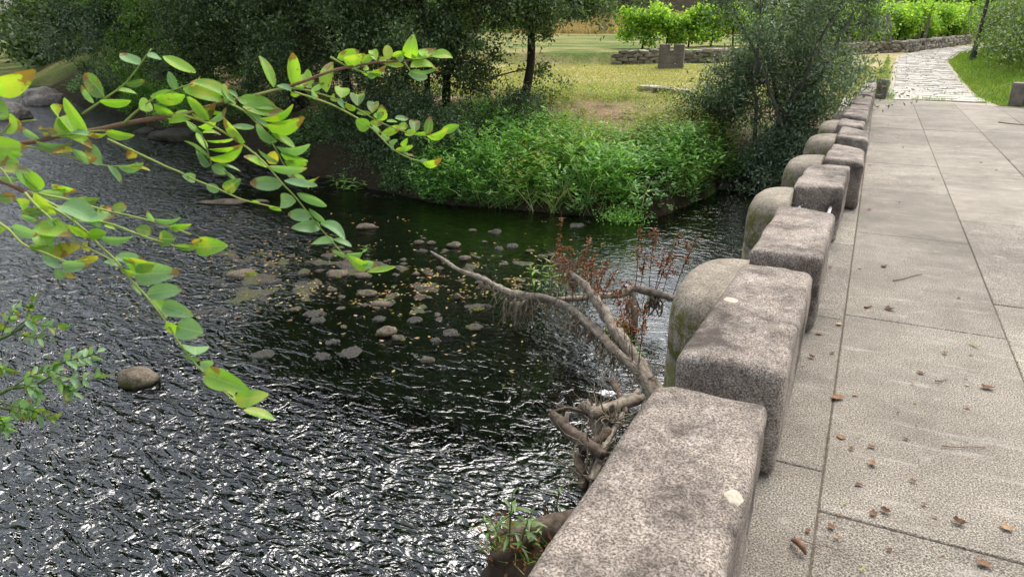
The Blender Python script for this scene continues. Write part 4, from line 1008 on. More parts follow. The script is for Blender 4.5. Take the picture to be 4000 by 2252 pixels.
# ------------------------------------------------------------------ gravel bar breaking the surface in ragged patches
bx_ = np.arange(-9.6, -2.2, .035); by_ = np.arange(4.3, 9.6, .035); BX, BY = np.meshgrid(bx_, by_)
def bar_h(X, Y):
    u = X * .86 - Y * .51; w = X * .51 + Y * .86
    env = np.exp(-(((X + 5.9) / 2.1) ** 2 + ((Y - 6.35) / 1.15) ** 2)) + .75 * np.exp(-(((X + 4.3) / 1.5) ** 2 + ((Y - 7.9) / .8) ** 2)) + .5 * np.exp(-(((X + 4.2) / 1.0) ** 2 + ((Y - 6.4) / .7) ** 2))
    n_ = .38 * fbm(u * 1.3, w * 2.2, 201, 3) + .62 * fbm(u * 3.6, w * 5.0, 211, 4)
    h_ = .34 * (n_ - .475) - .10 * np.clip(1 - 1.25 * env, 0, 1) - .010 + .05 * (fbm(X * 7, Y * 7, 231, 3) - .45)
    return WATER + np.where(h_ > 0, .028 * np.tanh(h_ / .028), h_) + .022 * (fbm(X * 22, Y * 22, 221, 3) - .45)
BZ = bar_h(BX, BY); nbx, nby = len(bx_), len(by_); bi = np.arange(nbx * nby).reshape(nby, nbx)
FB = np.stack([bi[:-1, :-1], bi[:-1, 1:], bi[1:, 1:], bi[1:, :-1]], -1).reshape(-1, 4)
m, nt, out = mat_new('gravel_bar'); v = wcoord(nt)
fa = noise_n(nt, 75, 4, .75, v); fb = noise_n(nt, 5, 5, .7, v); fc = noise_n(nt, 14, 4, .7, v)
c = ramp(nt, fa, [(.36, (.010, .009, .007)), (.5, (.042, .035, .026)), (.64, (.20, .17, .14))])
c = mixc(nt, ramp(nt, fb, [(.46, (0, 0, 0)), (.58, (.85, .85, .85))]), c, mixc(nt, fa, (.025, .04, .008), (.13, .15, .03)))
c = mixc(nt, ramp(nt, fc, [(.60, (0, 0, 0)), (.66, (.8, .8, .8))]), c, (.19, .12, .065))
principled(nt, out, c, .55, bump(nt, fa, 1.0, .03), .45)
keepb = (BZ > ground(BX, BY) + .01)[:-1, :-1].reshape(-1) & (BY < bank_y(BX) - .6)[:-1, :-1].reshape(-1)
me = mesh_np('gravel_bar', np.stack([BX, BY, BZ], -1).reshape(-1, 3), FB[keepb], m, True)
tag(obj('gravel_bar', me), 'mottled gravel and rotting weed just breaking the surface of the shallows', None, None, 'structure')
# ------------------------------------------------------------------ floating mats of foam and rotting leaves
m, nt, out = mat_new('float_mat'); v = wcoord(nt)
fa = noise_n(nt, 120, 3, .8, v); fb = noise_n(nt, 16, 5, .7, v)
c = ramp(nt, fa, [(.35, (.010, .009, .007)), (.52, (.04, .036, .03)), (.70, (.19, .17, .155))])
c = mixc(nt, ramp(nt, fb, [(.5, (0, 0, 0)), (.6, (1, 1, 1))]), c, (.045, .05, .018))
principled(nt, out, c, .5, bump(nt, fa, 1.0, .02), .5); M['mat'] = m
def float_mat(px, py, wpx, seed, label, group):
    p = at_z(px, py, WATER); dist = np.linalg.norm(p - _C); w = wpx / PX * dist * .5
    n = 30; rings = 5; V = [(0, 0, .008)]
    sx, sy = random.Random(seed).uniform(.9, 1.3), random.Random(seed + 1).uniform(.7, 1.1)
    for i in range(1, rings + 1):
        s = i / rings
        for j in range(n):
            a_ = 2 * math.pi * j / n
            k = 1 + .55 * mnoise.noise(Vector((math.cos(a_) * 1.4 + seed * 3.3, math.sin(a_) * 1.4, seed))) + .25 * mnoise.noise(Vector((math.cos(a_) * 4 + seed, math.sin(a_) * 4, 0)))
            X, Y = math.cos(a_) * w * s * k * sx, math.sin(a_) * w * s * k * sy
            V.append((X, Y, -.004 + .010 * (1 - s ** 3) - .014 * (i == rings) + .022 * mnoise.noise(Vector((X * 30 + seed, Y * 30, 0)))))
    Fc = [(0, 1 + j, 1 + (j + 1) % n) for j in range(n)]
    for i in range(rings - 1):
        for j in range(n): Fc.append((1 + i * n + j, 1 + (i + 1) * n + j, 1 + (i + 1) * n + (j + 1) % n, 1 + i * n + (j + 1) % n))
    me = bpy.data.meshes.new('algae_mat'); me.from_pydata(V, [], Fc); me.polygons.foreach_set('use_smooth', np.ones(len(me.polygons), bool)); me.materials.append(M['mat'])
    o = obj('algae_mat', me, None, (p[0], p[1], WATER + .012)); o.rotation_euler = (0, 0, _yw + random.Random(seed).uniform(-.4, .4))
    return tag(o, label, 'algae mat', group)
MATS = [(1030, 1385, 150), (1060, 1345, 80), (1370, 1375, 160), (1430, 1400, 130), (1300, 1335, 90), (1400, 1340, 90), (1230, 1225, 150), (1330, 1230, 110), (1240, 1250, 100), (1540, 1245, 80), (1620, 1250, 110), (1690, 1250, 90), (1480, 1245, 90), (1600, 1190, 90), (1760, 1300, 130), (1850, 1310, 110), (1700, 1330, 90), (1810, 1195, 80), (1900, 1195, 70), (1110, 1105, 170), (1180, 1110, 110), (980, 1075, 100), (860, 1215, 110), (545, 1195, 130), (780, 1220, 120), (1000, 1185, 90), (1470, 1035, 70), (1560, 1050, 60), (1880, 1085, 90), (1960, 1060, 80), (1830, 1050, 70), (1720, 1040, 60), (2000, 960, 90), (2080, 985, 80), (1650, 980, 70), (1560, 960, 60), (1950, 970, 70), (2120, 940, 90), (2250, 880, 100), (2180, 870, 80), (850, 1100, 80), (1050, 1290, 90), (1260, 1390, 110), (1670, 1285, 70)]
for i, (x, y, w) in enumerate(MATS[::2]):
    float_mat(x, y, w * .55, i, near_label(['tiny', 'small', 'middling', 'broad', 'very broad'][min(4, int(w / 32))] + ' foam mat', x, y, w), 'floating mats in the shallows')
# floating leaves: too many and too small to tell apart
r = np.random.default_rng(33); n = 24000
X = r.uniform(-9.2, -2.4, n); Y = r.uniform(4.5, 9.4, n); hb = bar_h(X, Y) - WATER
ok = (hb > -.06) & (r.random(n) < np.clip(.10 + .5 * (hb > -.012), 0, 1) * np.clip((fbm(X * 1.3, Y * 1.3, 301, 2) - .25) * 3, 0, 1))
ok |= r.random(n) < .012
X, Y, hb = X[ok], Y[ok], hb[ok]; C = np.stack([X, Y, WATER + np.maximum(hb, 0) + .014], 1); n = len(C)
a_ = r.uniform(0, 6.28, n); D = np.stack([np.cos(a_), np.sin(a_), r.normal(size=n) * .12], 1); D = unit(D); S = unit(np.cross(D, np.array([0, 0, 1.0]) + r.normal(size=(n, 3)) * .2))
LM['float'] = leaf_mat('floating_leaf', [(0, (.16, .07, .03)), (.35, (.34, .19, .08)), (.6, (.42, .33, .09)), (.8, (.17, .21, .05)), (1, (.45, .36, .24))], .2, .05)
sz = r.uniform(.025, .065, n)
tag(obj('floating_leaves', mesh_np('floating_leaves', *leaf_quads(C, D, S, sz, sz * .5), LM['float'])), 'yellow and brown leaves drifting over the river shallows', 'leaves', None, 'stuff')
# river weed streaming below the surface
n = 7000; X = r.uniform(-7.5, -1.8, n); Y = r.uniform(3.2, 8.5, n); ok = fbm(X * .55 + 3, Y * .55, 23, 3) > .49; X, Y = X[ok], Y[ok]; n = len(X)
C = np.stack([X, Y, ground(X, Y) + r.uniform(.02, .13, n)], 1)
dirv = np.stack([np.full(n, .86) + r.normal(size=n) * .12 + .5 * (fbm(X, Y, 8, 2) - .5), np.full(n, -.51) + r.normal(size=n) * .12, r.normal(size=n) * .04], 1); D = unit(dirv)
S = unit(np.cross(D, np.array([0, 0, 1.0]) + r.normal(size=(n, 3)) * .2))
LM['riverweed'] = leaf_mat('river_weed', [(0, (.03, .07, .012)), (.6, (.08, .16, .03)), (1, (.16, .24, .06))], .2, .02)
tag(obj('river_weed', mesh_np('river_weed', *leaf_quads(C, D, S, r.uniform(.25, .6, n), .03), LM['riverweed'])), 'green river weed streaming under the water', 'river weed', None, 'stuff')

# ================================================================== FALLEN TREE CAUGHT ON THE PIERS
def pz(*pts): return [at_z(x, y, z) for x, y, z in pts]
base = at_z(2535, 1500, -1.2)
ft = thing('fallen_tree', base, 'fallen bare tree limbs with hanging flood debris caught against the bridge pier', 'fallen tree')
A = smooth_path(pz((1660, 970, -1.36), (1720, 1005, -1.25), (1790, 1052, -1.16), (1880, 1085, -1.08), (1950, 1122, -1.0), (2010, 1148, -.95), (2100, 1158, -.92), (2170, 1175, -.92), (2250, 1222, -.93), (2330, 1290, -.95), (2430, 1392, -.98), (2530, 1475, -1.05), (2580, 1540, -1.12)), 5)
B = smooth_path(pz((2190, 1040, -.55), (2240, 1075, -.62), (2300, 1130, -.70), (2360, 1220, -.80), (2420, 1310, -.90), (2490, 1420, -1.0), (2560, 1540, -1.12), (2600, 1600, -1.2)), 5)
Cc = smooth_path(pz((2010, 1175, -1.12), (2120, 1172, -1.04), (2250, 1166, -1.0), (2330, 1158, -.95), (2430, 1148, -.9), (2470, 1128, -.86), (2540, 1140, -.9), (2620, 1162, -.95), (2700, 1180, -1.0)), 5)
Dd = smooth_path(pz((2470, 1135, -.88), (2478, 1230, -1.05), (2470, 1330, -1.3), (2465, 1380, -1.5)), 4)
shape('limb', tube(A, [.012, .026, .030, .034, .036, .041, .052], 12, .7, 2), M['drift'], ft, origin=base)
shape('trunk', tube(B, [.012, .026, .042, .05, .056, .068, .085], 14, .6, 3), M['drift'], ft, origin=base)
shape('limb', tube(Cc, [.022, .03, .032, .038, .034], 10, .35, 4), M['drift'], ft, origin=base)
shape('limb', tube(Dd, [.03, .04, .035], 9, .4, 5), M['drift_dark'], ft, origin=base)
r = np.random.default_rng(44)
def twigs(Pc, n, lmin, lmax, down=.6, spread=.5, rr_=(.004, .0015), start=(0, 1)):
    out = []
    for k in range(n):
        p = Pc[int(np.clip(r.uniform(*start) * (len(Pc) - 1), 0, len(Pc) - 1))] + r.normal(size=3) * .02
        L = r.uniform(lmin, lmax); d = unit(r.normal(size=3) * spread + np.array([0, 0, -down]))
        q = [p]
        for s in range(4): d = unit(d + r.normal(size=3) * .35 + np.array([0, 0, -.18 * down])); q.append(q[-1] + d * L / 4)
        out.append(tube(smooth_path(q, 2), rr_, 4))
    return out
shape('dry_twigs', join(twigs(A[20:], 240, .10, .5) + twigs(Cc, 60, .08, .32) + twigs(B, 150, .1, .5, .3, .9) + twigs(A[40:], 70, .1, .4, -.1, 1.0, (.003, .001))), M['straw'], ft, origin=base)['kind'] = 'stuff'
def rag(p, L, w, seed):
    parts = []
    for k in range(9):
        q = [np.array(p) + r.normal(size=3) * np.array([w, w, .01])]
        for s in range(5): q.append(q[-1] + np.array([r.normal() * .02, r.normal() * .02, -L / 5 * r.uniform(.7, 1.2)]))
        parts.append(tube(np.array(q), [.008 + .006 * r.random(), .012 * r.random() + .004, .003], 5, .5, k))
    return join(parts)
for x, y, z, L, w in ((2010, 1165, -.98, .26, .035), (2030, 1180, -.98, .3, .03), (2060, 1170, -.96, .2, .03), (2250, 1240, -.96, .22, .03), (2380, 1350, -1.0, .2, .04), (2345, 1330, -1.0, .18, .03), (2470, 1165, -.92, .3, .02), (2540, 1155, -.93, .22, .02), (2575, 1160, -.95, .2, .02), (1900, 1100, -1.1, .12, .03), (2300, 1280, -1.0, .16, .03)):
    shape('hanging_debris', rag(at_z(x, y, z), L, w, x), M['straw'], ft, origin=base)
# driftwood jammed along the near parapet
STK = [((2180, 1640, -1.0), (2330, 1760, -1.0), .045, 'thick pale driftwood stub with a broken end'), ((2290, 1590, -.98), (2350, 1700, -1.12), .06, 'knotted driftwood stump in the jam'),
       ((2340, 1610, -.95), (2490, 1560, -1.0), .04, 'dark branch lying across the driftwood jam'), ((2280, 1880, -1.18), (2360, 1700, -1.0), .035, 'long driftwood pole running down to the water'),
       ((2320, 1840, -1.1), (2420, 1640, -1.0), .022, 'thin bent driftwood stick beside the parapet'), ((2300, 1930, -1.2), (2340, 1820, -1.08), .018, 'short pale stick at the lower end of the jam'),
       ((2400, 1500, -1.0), (2440, 1600, -1.0), .028, 'brown stick wedged below the trunk'), ((2360, 1740, -1.05), (2330, 1800, -1.1), .03, 'short peeled log piece in the jam'),
       ((2480, 1540, -1.0), (2390, 1680, -1.04), .02, 'slim grey stick crossing the jam'), ((2160, 1605, -1.05), (2300, 1618, -1.0), .012, 'thin twig sticking out of the jam over the water')]
for i, (a, b, w, lb) in enumerate(STK):
    p, q = at_z(*a), at_z(*b); mid_ = (p + q) / 2 + r.normal(size=3) * .04
    root = thing('driftwood_stick', p, lb, 'driftwood', 'driftwood jam by the parapet')
    ex = (q - p) * .15
    Pp = smooth_path([p - ex, p, mid_, q, q + ex], 4)
    shape('wood', tube(Pp, [w * .8, w, w * .95, w * .7], 9, .5, i), M['drift'] if i % 3 else M['drift_dark'], root, origin=p)
    shape('knot', tube(np.array([Pp[7], Pp[7] + unit(r.normal(size=3) + np.array([0, 0, 1])) * w * 2.5]), [w * .5, w * .3], 6), M['drift'], root, origin=p)
jam = twigs(np.array([at_z(2330, 1600, -1.0), at_z(2380, 1650, -1.0), at_z(2330, 1760, -1.08), at_z(2300, 1860, -1.15), at_z(2470, 1580, -1.0)]), 130, .12, .45, .1, 1.0, (.007, .002))
tag(shape('driftwood_twigs', join(jam), M['straw']), 'tangle of fine twigs and straw in the driftwood jam', 'twigs', None, 'stuff')
pp = at_z(2372, 1535, -.93)
bm = bmesh.new(); bmesh.ops.create_icosphere(bm, subdivisions=3, radius=.5)
for v_ in bm.verts: v_.co = Vector((v_.co.x * .10, v_.co.y * .06, v_.co.z * .04)) * (1 + .9 * mnoise.noise(v_.co * 4))
me = bpy.data.meshes.new('litter'); bm.to_mesh(me); bm.free(); me.materials.append(M['white'])
tag(obj('plastic_scrap', me, None, pp), 'crumpled white plastic scrap on the driftwood', 'litter')

# ================================================================== DRIED DOCK STALKS AND GREEN PLANTS
DOCK = [(2180, 1160, 2195, 838), (2238, 1185, 2238, 968), (2325, 1180, 2385, 1000), (2292, 1200, 2340, 962), (2215, 1150, 2150, 985), (2300, 1160, 2270, 990), (2482, 1140, 2500, 888), (2535, 1140, 2552, 892), (2565, 1130, 2662, 905), (2558, 1145, 2600, 960), (2630, 1150, 2735, 908), (2395, 1190, 2460, 1080), (2470, 1410, 2440, 1130), (2495, 1420, 2520, 1190), (2350, 1230, 2320, 1040), (2260, 1200, 2200, 1040), (2275, 1180, 2300, 930), (2340, 1200, 2420, 1030), (2210, 1170, 2225, 1010), (2500, 1140, 2520, 990), (2590, 1140, 2640, 985), (2445, 1350, 2400, 1120)]
DL = ['tallest', 'upright', 'right leaning', 'bushy', 'left leaning', 'slim']
dko = sorted(range(len(DOCK)), key=lambda q: DOCK[q][2])
for i, (bx, by, tx, ty) in enumerate(DOCK):
    b = at_z(bx, by, -.93); dist = np.linalg.norm(b - _C)
    h = (by - ty) / PX * dist * 1.05; side = (tx - bx - (by - ty) * (tx - 2000) / 7600) / PX * dist
    root = thing('dried_dock', b, ORD[dko.index(i)] + ' dried rust red dock stalk from the left on the fallen limbs', 'dried plant', 'dried dock stalks on the fallen limbs')
    rg = np.random.default_rng(500 + i)
    P = smooth_path([np.zeros(3), np.array([side * .3, rg.normal() * .02, h * .4]) , np.array([side * .65, rg.normal() * .03, h * .72]), np.array([side, rg.normal() * .03, h])], 4)
    tb = [tube(P, [.0045, .0035, .0015], 5)]
    ax = []
    for k in range(rg.integers(2, 5)):
        s0 = P[rg.integers(3, len(P) - 2)]; e = s0 + np.array([rg.normal() * .07, rg.normal() * .07, rg.uniform(.06, .2) * h]); tb.append(tube(np.array([s0, (s0 + e) / 2 + rg.normal(size=3) * .01, e]), [.0025, .001], 4)); ax.append((s0, e))
    shape('stem', join(tb), M['stem_red'], root)
    n = 150; pk = []
    for k in range(n):
        if rg.random() < .5 or not ax: pk.append(P[int(rg.uniform(.35, 1) * (len(P) - 1))] + rg.normal(size=3) * .012)
        else: s0, e = ax[rg.integers(0, len(ax))]; pk.append(s0 + (e - s0) * rg.uniform(.3, 1.05) + rg.normal(size=3) * .012)
    pk = np.array(pk); pk = pk + (np.floor(pk[:, 2:3] / .05) * .05 - pk[:, 2:3]) * np.array([[0, 0, .6]])
    D, S = rand_dirs(n, rg); sz = rg.uniform(.012, .032, n)
    o = obj('seed_clusters', mesh_np('seed_clusters', *leaf_quads(pk, D, S, sz, sz * .7, .3), LM['dead']), root); o['kind'] = 'stuff'
def blade(L, w, bend, n=6):
    V = []; 
    for i in range(n + 1):
        t = i / n; hw = w * .5 * math.sin(math.pi * min(1, t * .93 + .05)) ** .8; x = L * t; z = -bend * L * t * t
        V += [(x, -hw, z + hw * .35), (x, 0, z), (x, hw, z + hw * .35)]
    Fc = []
    for i in range(n):
        for k in range(2): Fc.append((i * 3 + k, i * 3 + k + 1, (i + 1) * 3 + k + 1, (i + 1) * 3 + k))
    return V, Fc
BLADES = []
for L_, w_, bn in ((1, .2, .35), (1, .26, .2), (1, .18, .55)):
    V, Fc = blade(L_, w_, bn); me = bpy.data.meshes.new('blade_leaf'); me.from_pydata(V, [], Fc); me.polygons.foreach_set('use_smooth', np.ones(len(me.polygons), bool)); BLADES.append(me)
def leafy_plant(base, stems, nleaf, L, label, lmat, seed, name='leafy_plant', cat='plant', rounder=1.0):
    rg = np.random.default_rng(seed); root = thing(name, base, label, cat)
    ms = []
    for b in BLADES:
        k = b.name.split('.')[0] + lmat.name
        c = bpy.data.meshes.get(k + b.name) or None
        if c is None: c = b.copy(); c.name = k + b.name; c.materials.append(lmat)
        ms.append(c)
    for (ox, oy, h, lx, ly) in stems:
        P = smooth_path([np.array([ox, oy, -.03]), np.array([ox + lx * .4, oy + ly * .4, h * .5]), np.array([ox + lx, oy + ly, h])], 5)
        shape('stem', tube(P, [.006, .0045, .002], 6), M['stem_green'], root)
        for k in range(nleaf):
            t = .2 + .8 * (k + .5) / nleaf; p = P[min(int(t * (len(P) - 1)), len(P) - 1)]
            o = obj('leaf', ms[rg.integers(0, 3)], root, p)
            s = L * rg.uniform(.7, 1.15) * (1.1 - .55 * abs(t - .5)) * (.6 if t > .9 else 1)
            o.scale = (s, s * rounder, s); o.rotation_euler = (rg.normal() * .2, -rg.uniform(.1, .75) - (.5 if t > .9 else 0), k * 2.4 + rg.normal() * .3)
FGW = leaf_mat('leaf_near_weed', [(0, (.075, .15, .025)), (1, (.11, .20, .035))], .35, .05)
FGY = leaf_mat('leaf_near_weed_light', [(0, (.12, .20, .03)), (1, (.16, .26, .05))], .35, .05)
b = at_z(1985, 2150, -1.0)
leafy_plant(b, [(0, 0, .37, .02, .02), (.05, .03, .25, .06, .03)], 13, .10, 'tall bright green weed growing on the debris stump beside the near parapet', FGW, 71, 'willowherb')
leafy_plant(at_z(1920, 2110, -1.02), [(0, 0, .13, -.05, 0), (.03, .04, .10, -.08, .02)], 8, .07, 'small weed left of the tall weed on the debris stump', FGW, 72, 'willowherb')
leafy_plant(at_z(2075, 2120, -.98), [(0, 0, .10, .05, .02), (-.02, .02, .12, .0, .03)], 7, .055, 'small broad leaved seedling right of the tall weed', FGY, 73, 'seedling', rounder=2.0)
leafy_plant(at_z(2170, 2010, -.95), [(0, 0, .2, .01, .04)], 3, .05, 'thin single stalk weed close to the near parapet edge', FGY, 74, 'seedling', rounder=1.6)
leafy_plant(at_z(2115, 1150, -.95), [(0, 0, .42, .0, 0), (.1, 0, .34, .04, 0), (-.1, .03, .28, -.05, 0), (.16, .05, .25, .1, 0), (.04, .1, .38, .02, 0)], 12, .12, 'pale green willowherb clump growing on the fallen limb', FGY, 75, 'willowherb')
leafy_plant(at_z(2455, 1410, -1.1), [(0, 0, .2, 0, 0), (.05, .03, .16, .03, 0), (-.05, 0, .15, -.03, 0)], 9, .08, 'dark green weed hanging below the thick fallen trunk', LM['weed'], 76, 'willowherb')
leafy_plant(at_z(1340, 745, -1.3), [(0, 0, .3, .1, 0), (.1, .05, .26, .2, 0), (-.12, 0, .28, -.18, .05), (-.05, .1, .34, 0, 0), (.18, .1, .2, .3, .1)], 9, .16, 'small green plant standing in the dark water below the hollow', LM['weed'], 77, 'water_plant')
leafy_plant(at_z(1420, 985, -1.3), [(0, 0, .1, .03, 0), (.05, 0, .08, .06, 0)], 6, .08, 'tiny bright sprout on the stones beside the hanging spray', FGY, 78, 'water_plant')
def cress(px, py, wpx, hpx, label, seed, lm='weed'):
    p = at_z(px, py, WATER); dist = np.linalg.norm(p - _C); w = wpx / PX * dist; h = hpx / PX * dist
    rg = np.random.default_rng(seed); n = 1500
    root = thing('watercress', p, label, 'water plant')
    Q = rg.normal(size=(n, 3)) * np.array([w * .24, w * .18, h * .3]); Q[:, 2] = np.abs(Q[:, 2]) + .01
    D, S = rand_dirs(n, rg, .3); sz = rg.uniform(.02, .045, n)
    o = obj('foliage', mesh_np('foliage', *leaf_quads(Q, D, S, sz, sz * .8), LM[lm]), root); o['kind'] = 'stuff'
    shape('roots', tube(np.array([(0, 0, -.1), (.02, 0, 0), (.03, .02, h * .5)]), [.01, .004], 5), M['stem_green'], root)
cress(2430, 862, 170, 75, 'bright green cress cushion floating at the foot of the bank grass', 81)
cress(2430, 1320, 90, 70, 'pale green cress clump beside the pier', 82, 'weed_y')
# debris stump under the near plants
sb = at_z(2020, 2200, -1.15)
root = thing('debris_stump', sb, 'dark rotten stump of flood debris beside the near parapet', 'stump')
def lump(sx, sy, sz, seed):
    bm = bmesh.new(); bmesh.ops.create_icosphere(bm, subdivisions=4, radius=.5); V = []
    for v_ in bm.verts:
        k = 1 + .35 * mnoise.noise(v_.co * 3 + Vector((seed, 0, 0))) + .2 * mnoise.noise(v_.co * 9); V.append((v_.co.x * sx * k, v_.co.y * sy * k, v_.co.z * sz * k))
    Fc = [tuple(x.index for x in f.verts) for f in bm.faces]; bm.free(); return V, Fc
shape('rotten_wood', lump(.36, .42, .34, 3), M['soil'], root)
pr = at_z(2170, 2060, -1.0)
shape('log_end', tube(smooth_path([pr - sb + np.array([-.22, -.15, -.04]), pr - sb, pr - sb + np.array([.3, .28, .0])], 4), [.07, .085, .08], 12, .3, 9), M['drift_dark'], root)
rg = np.random.default_rng(91); n = 150
D, S = rand_dirs(n, rg); Q = rg.normal(size=(n, 3)) * np.array([.11, .12, .03]) + np.array([0, .02, .13])
o = obj('leaf_litter', mesh_np('leaf_litter', *leaf_quads(Q, D, S, rg.uniform(.02, .07, n), .02), LM['dead']), root); o['kind'] = 'stuff'
n = 110; Q = np.stack([rg.normal(size=n) * .09, rg.normal(size=n) * .1, np.full(n, .13)], 1)
o = obj('grass_tuft', mesh_np('grass_tuft', *grass_blades(Q, rg, .04, .14, .003, .9), LM['verge']), root); o['kind'] = 'stuff'

# ================================================================== ROBINIA BRANCHES OVER THE WATER
Z = {'A': (0, 150, .6098), 'B': (600, 150, .6098), 'C': (1150, 150, .6098), 'D': (0, 600, .6098), 'E': (700, 600, .6181), 'F': (350, 1000, .7928), 'G': (0, 1150, .7317)}
def zp(z, u, v): a, b, s = Z[z]; return a + u * s, b + v * s
def leaflet_mesh(name, curl, cup, mat, n=8):
    V = []; Fc = []
    for i in range(n + 1):
        t = i / n; hw = .5 * (math.sin(math.pi * min(1, max(0, t * .97 + .015))) ** .55) * (1 - .12 * t)
        if i == 0: hw = .05
        if i == n: hw = .08
        zz = -curl * t * t * (1 if t < .6 else 1 + (t - .6) * 1.5)
        xx = t if curl < .4 else math.sin(t * 1.25) / 1.25 * 1.0
        for k in (-1, -.5, 0, .5, 1): V.append((xx, hw * k, zz + cup * abs(k) ** 1.5 * hw))
    for i in range(n):
        for k in range(4): Fc.append((i * 5 + k, i * 5 + k + 1, (i + 1) * 5 + k + 1, (i + 1) * 5 + k))
    me = bpy.data.meshes.new(name); me.from_pydata(V, [], Fc); me.polygons.foreach_set('use_smooth', np.ones(len(me.polygons), bool)); me.materials.append(mat); return me
LEAF = {c: [leaflet_mesh('leaflet', cu, cp, FG[c]) for cu, cp in ((.07, .14), (.2, .24), (-.12, .2), (.42, .16))] for c in FG}
lr = random.Random(77)
def leaflet(parent, origin, z, u0, v0, u1, v1, w, col, depth):
    b = at_d(*zp(z, u0, v0), depth + lr.uniform(-.012, .012)); t = at_d(*zp(z, u1, v1), depth + lr.uniform(-.035, .035))
    a = t - b; L = np.linalg.norm(a); a = a / L; v = unit(_C - b); s0 = unit(np.cross(v, a)); n0 = np.cross(a, s0)
    wid = max(.46, w); roll = math.acos(min(1, w / wid)) * lr.choice((-1, 1)) + lr.uniform(-.12, .12)
    s = s0 * math.cos(roll) + n0 * math.sin(roll); nn = np.cross(a, s)
    k = lr.choice((0, 0, 1, 1, 2)) if w < .55 else lr.choice((1, 3, 0))
    o = bpy.data.objects.new('leaflet', LEAF[col][k]); COL.objects.link(o); o.parent = parent
    M4 = Matrix(((a[0] * L, s[0] * L * wid, nn[0] * L, b[0] - origin[0]), (a[1] * L, s[1] * L * wid, nn[1] * L, b[1] - origin[1]), (a[2] * L, s[2] * L * wid, nn[2] * L, b[2] - origin[2]), (0, 0, 0, 1)))
    o.matrix_basis = M4
    return o
def fork(name, segs, depth, radii, mat, parent, origin, d1=None):
    """polyline over surveyed points; depth runs from depth to d1"""
    d1 = depth if d1 is None else d1; m_ = len(segs)
    P = [at_d(*zp(*s), depth + (d1 - depth) * i / (m_ - 1)) for i, s in enumerate(segs)]
    return shape(name, tube(smooth_path(P, 4), radii, 7, .12, m_), mat, parent, origin=origin)
def compound(root, origin, rachis, depth, leaves, d1=None, r=(.0018, .0013, .0009), mat=None):
    o = fork('compound_leaf', rachis, depth, r, mat or M['stalk'], root, origin, d1)
    d1 = depth if d1 is None else d1
    A_ = np.array([zp(*s) for s in rachis])
    for (z, u0, v0, u1, v1, w, c) in leaves:
        q = np.array(zp(z, u0, v0)); i = int(np.argmin(((A_ - q) ** 2).sum(1)))
        leaflet(o, origin, z, u0, v0, u1, v1, w, c, depth + (d1 - depth) * i / max(1, len(A_) - 1))
def tagl(z, L): return [(z,) + t for t in L]

tb_ = np.array([-3.6, -2.6, -1.25])
rob = thing('robinia_tree', tb_, 'robinia reaching bright green branches of oval leaflets over the river from the left', 'tree')
OR = tb_
shape('trunk', tube(smooth_path([tb_ + np.array(p) for p in ((0, 0, -.4), (.05, .1, 1.2), (.15, .3, 2.6), (.1, .5, 4.2))], 4), [.16, .13, .11, .07], 12, .2, 1), M['bark_grey'], rob, origin=OR)
q1 = at_d(*zp('A', 85, 682), 1.12); q2 = at_d(*zp('D', 0, 170), .92)
shape('branch', tube(smooth_path([tb_ + np.array([.1, .3, 2.4]), (tb_ + np.array([.1, .3, 2.4])) * .45 + q1 * .55 + np.array([0, 0, .15]), q1 + np.array([-.25, -.12, .0]), q1], 5), [.03, .012, .006, .0046], 8, .15, 2), M['twig'], rob, origin=OR)
shape('branch', tube(smooth_path([tb_ + np.array([.08, .2, 2.1]), (tb_ + np.array([.08, .2, 2.1])) * .45 + q2 * .55 + np.array([0, 0, .1]), q2 + np.array([-.2, -.1, .02]), q2], 5), [.025, .010, .005, .0034], 8, .15, 3), M['twig'], rob, origin=OR)
fork('branch', [('A', 85, 682), ('A', 250, 655), ('A', 400, 620), ('A', 600, 590), ('A', 790, 548), ('A', 1000, 510), ('B', 200, 485), ('B', 330, 445), ('B', 480, 405), ('B', 650, 365), ('B', 880, 305), ('B', 1080, 230), ('C', 270, 200), ('C', 380, 178), ('C', 520, 155), ('C', 700, 145), ('C', 840, 125), ('C', 900, 112)], 1.12, [.0040, .0038, .0034, .003, .0026, .0019, .0012], M['twig'], rob, OR, 1.22)
fork('branch', [('D', 0, 170), ('D', 70, 200), ('D', 150, 240), ('D', 260, 290)], .92, [.0034, .003, .0022], M['twig'], rob, OR)
D1 = 1.13
compound(rob, OR, [('A', 525, 485), ('A', 700, 365), ('A', 800, 290), ('A', 880, 190), ('A', 970, 65)], 1.16, tagl('A', [(600, 415, 515, 310, .35, 'p'), (670, 375, 590, 255, .4, 'd'), (640, 405, 830, 415, .25, 'g'), (745, 330, 880, 345, .25, 'g'), (805, 290, 935, 280, .35, 'd'), (890, 170, 795, 140, .25, 'p'), (945, 115, 1040, 120, .3, 'p'), (1045, 115, 1244, 255, .30, 'g')]))
compound(rob, OR, [('A', 790, 545), ('A', 870, 470), ('A', 980, 390), ('A', 1100, 335), ('A', 1235, 290)], 1.14, tagl('A', [(960, 410, 905, 445, .8, 'g'), (985, 420, 1120, 485, .35, 'g'), (1000, 390, 1170, 380, .35, 'g'), (1125, 330, 1080, 215, .5, 'p')]) + tagl('B', [(130, 350, 5, 390, .3, 'g'), (190, 320, 445, 385, .36, 'g'), (250, 285, 525, 350, .22, 'g'), (120, 340, 185, 405, .4, 'd'), (270, 310, 270, 245, .35, 'b')]))
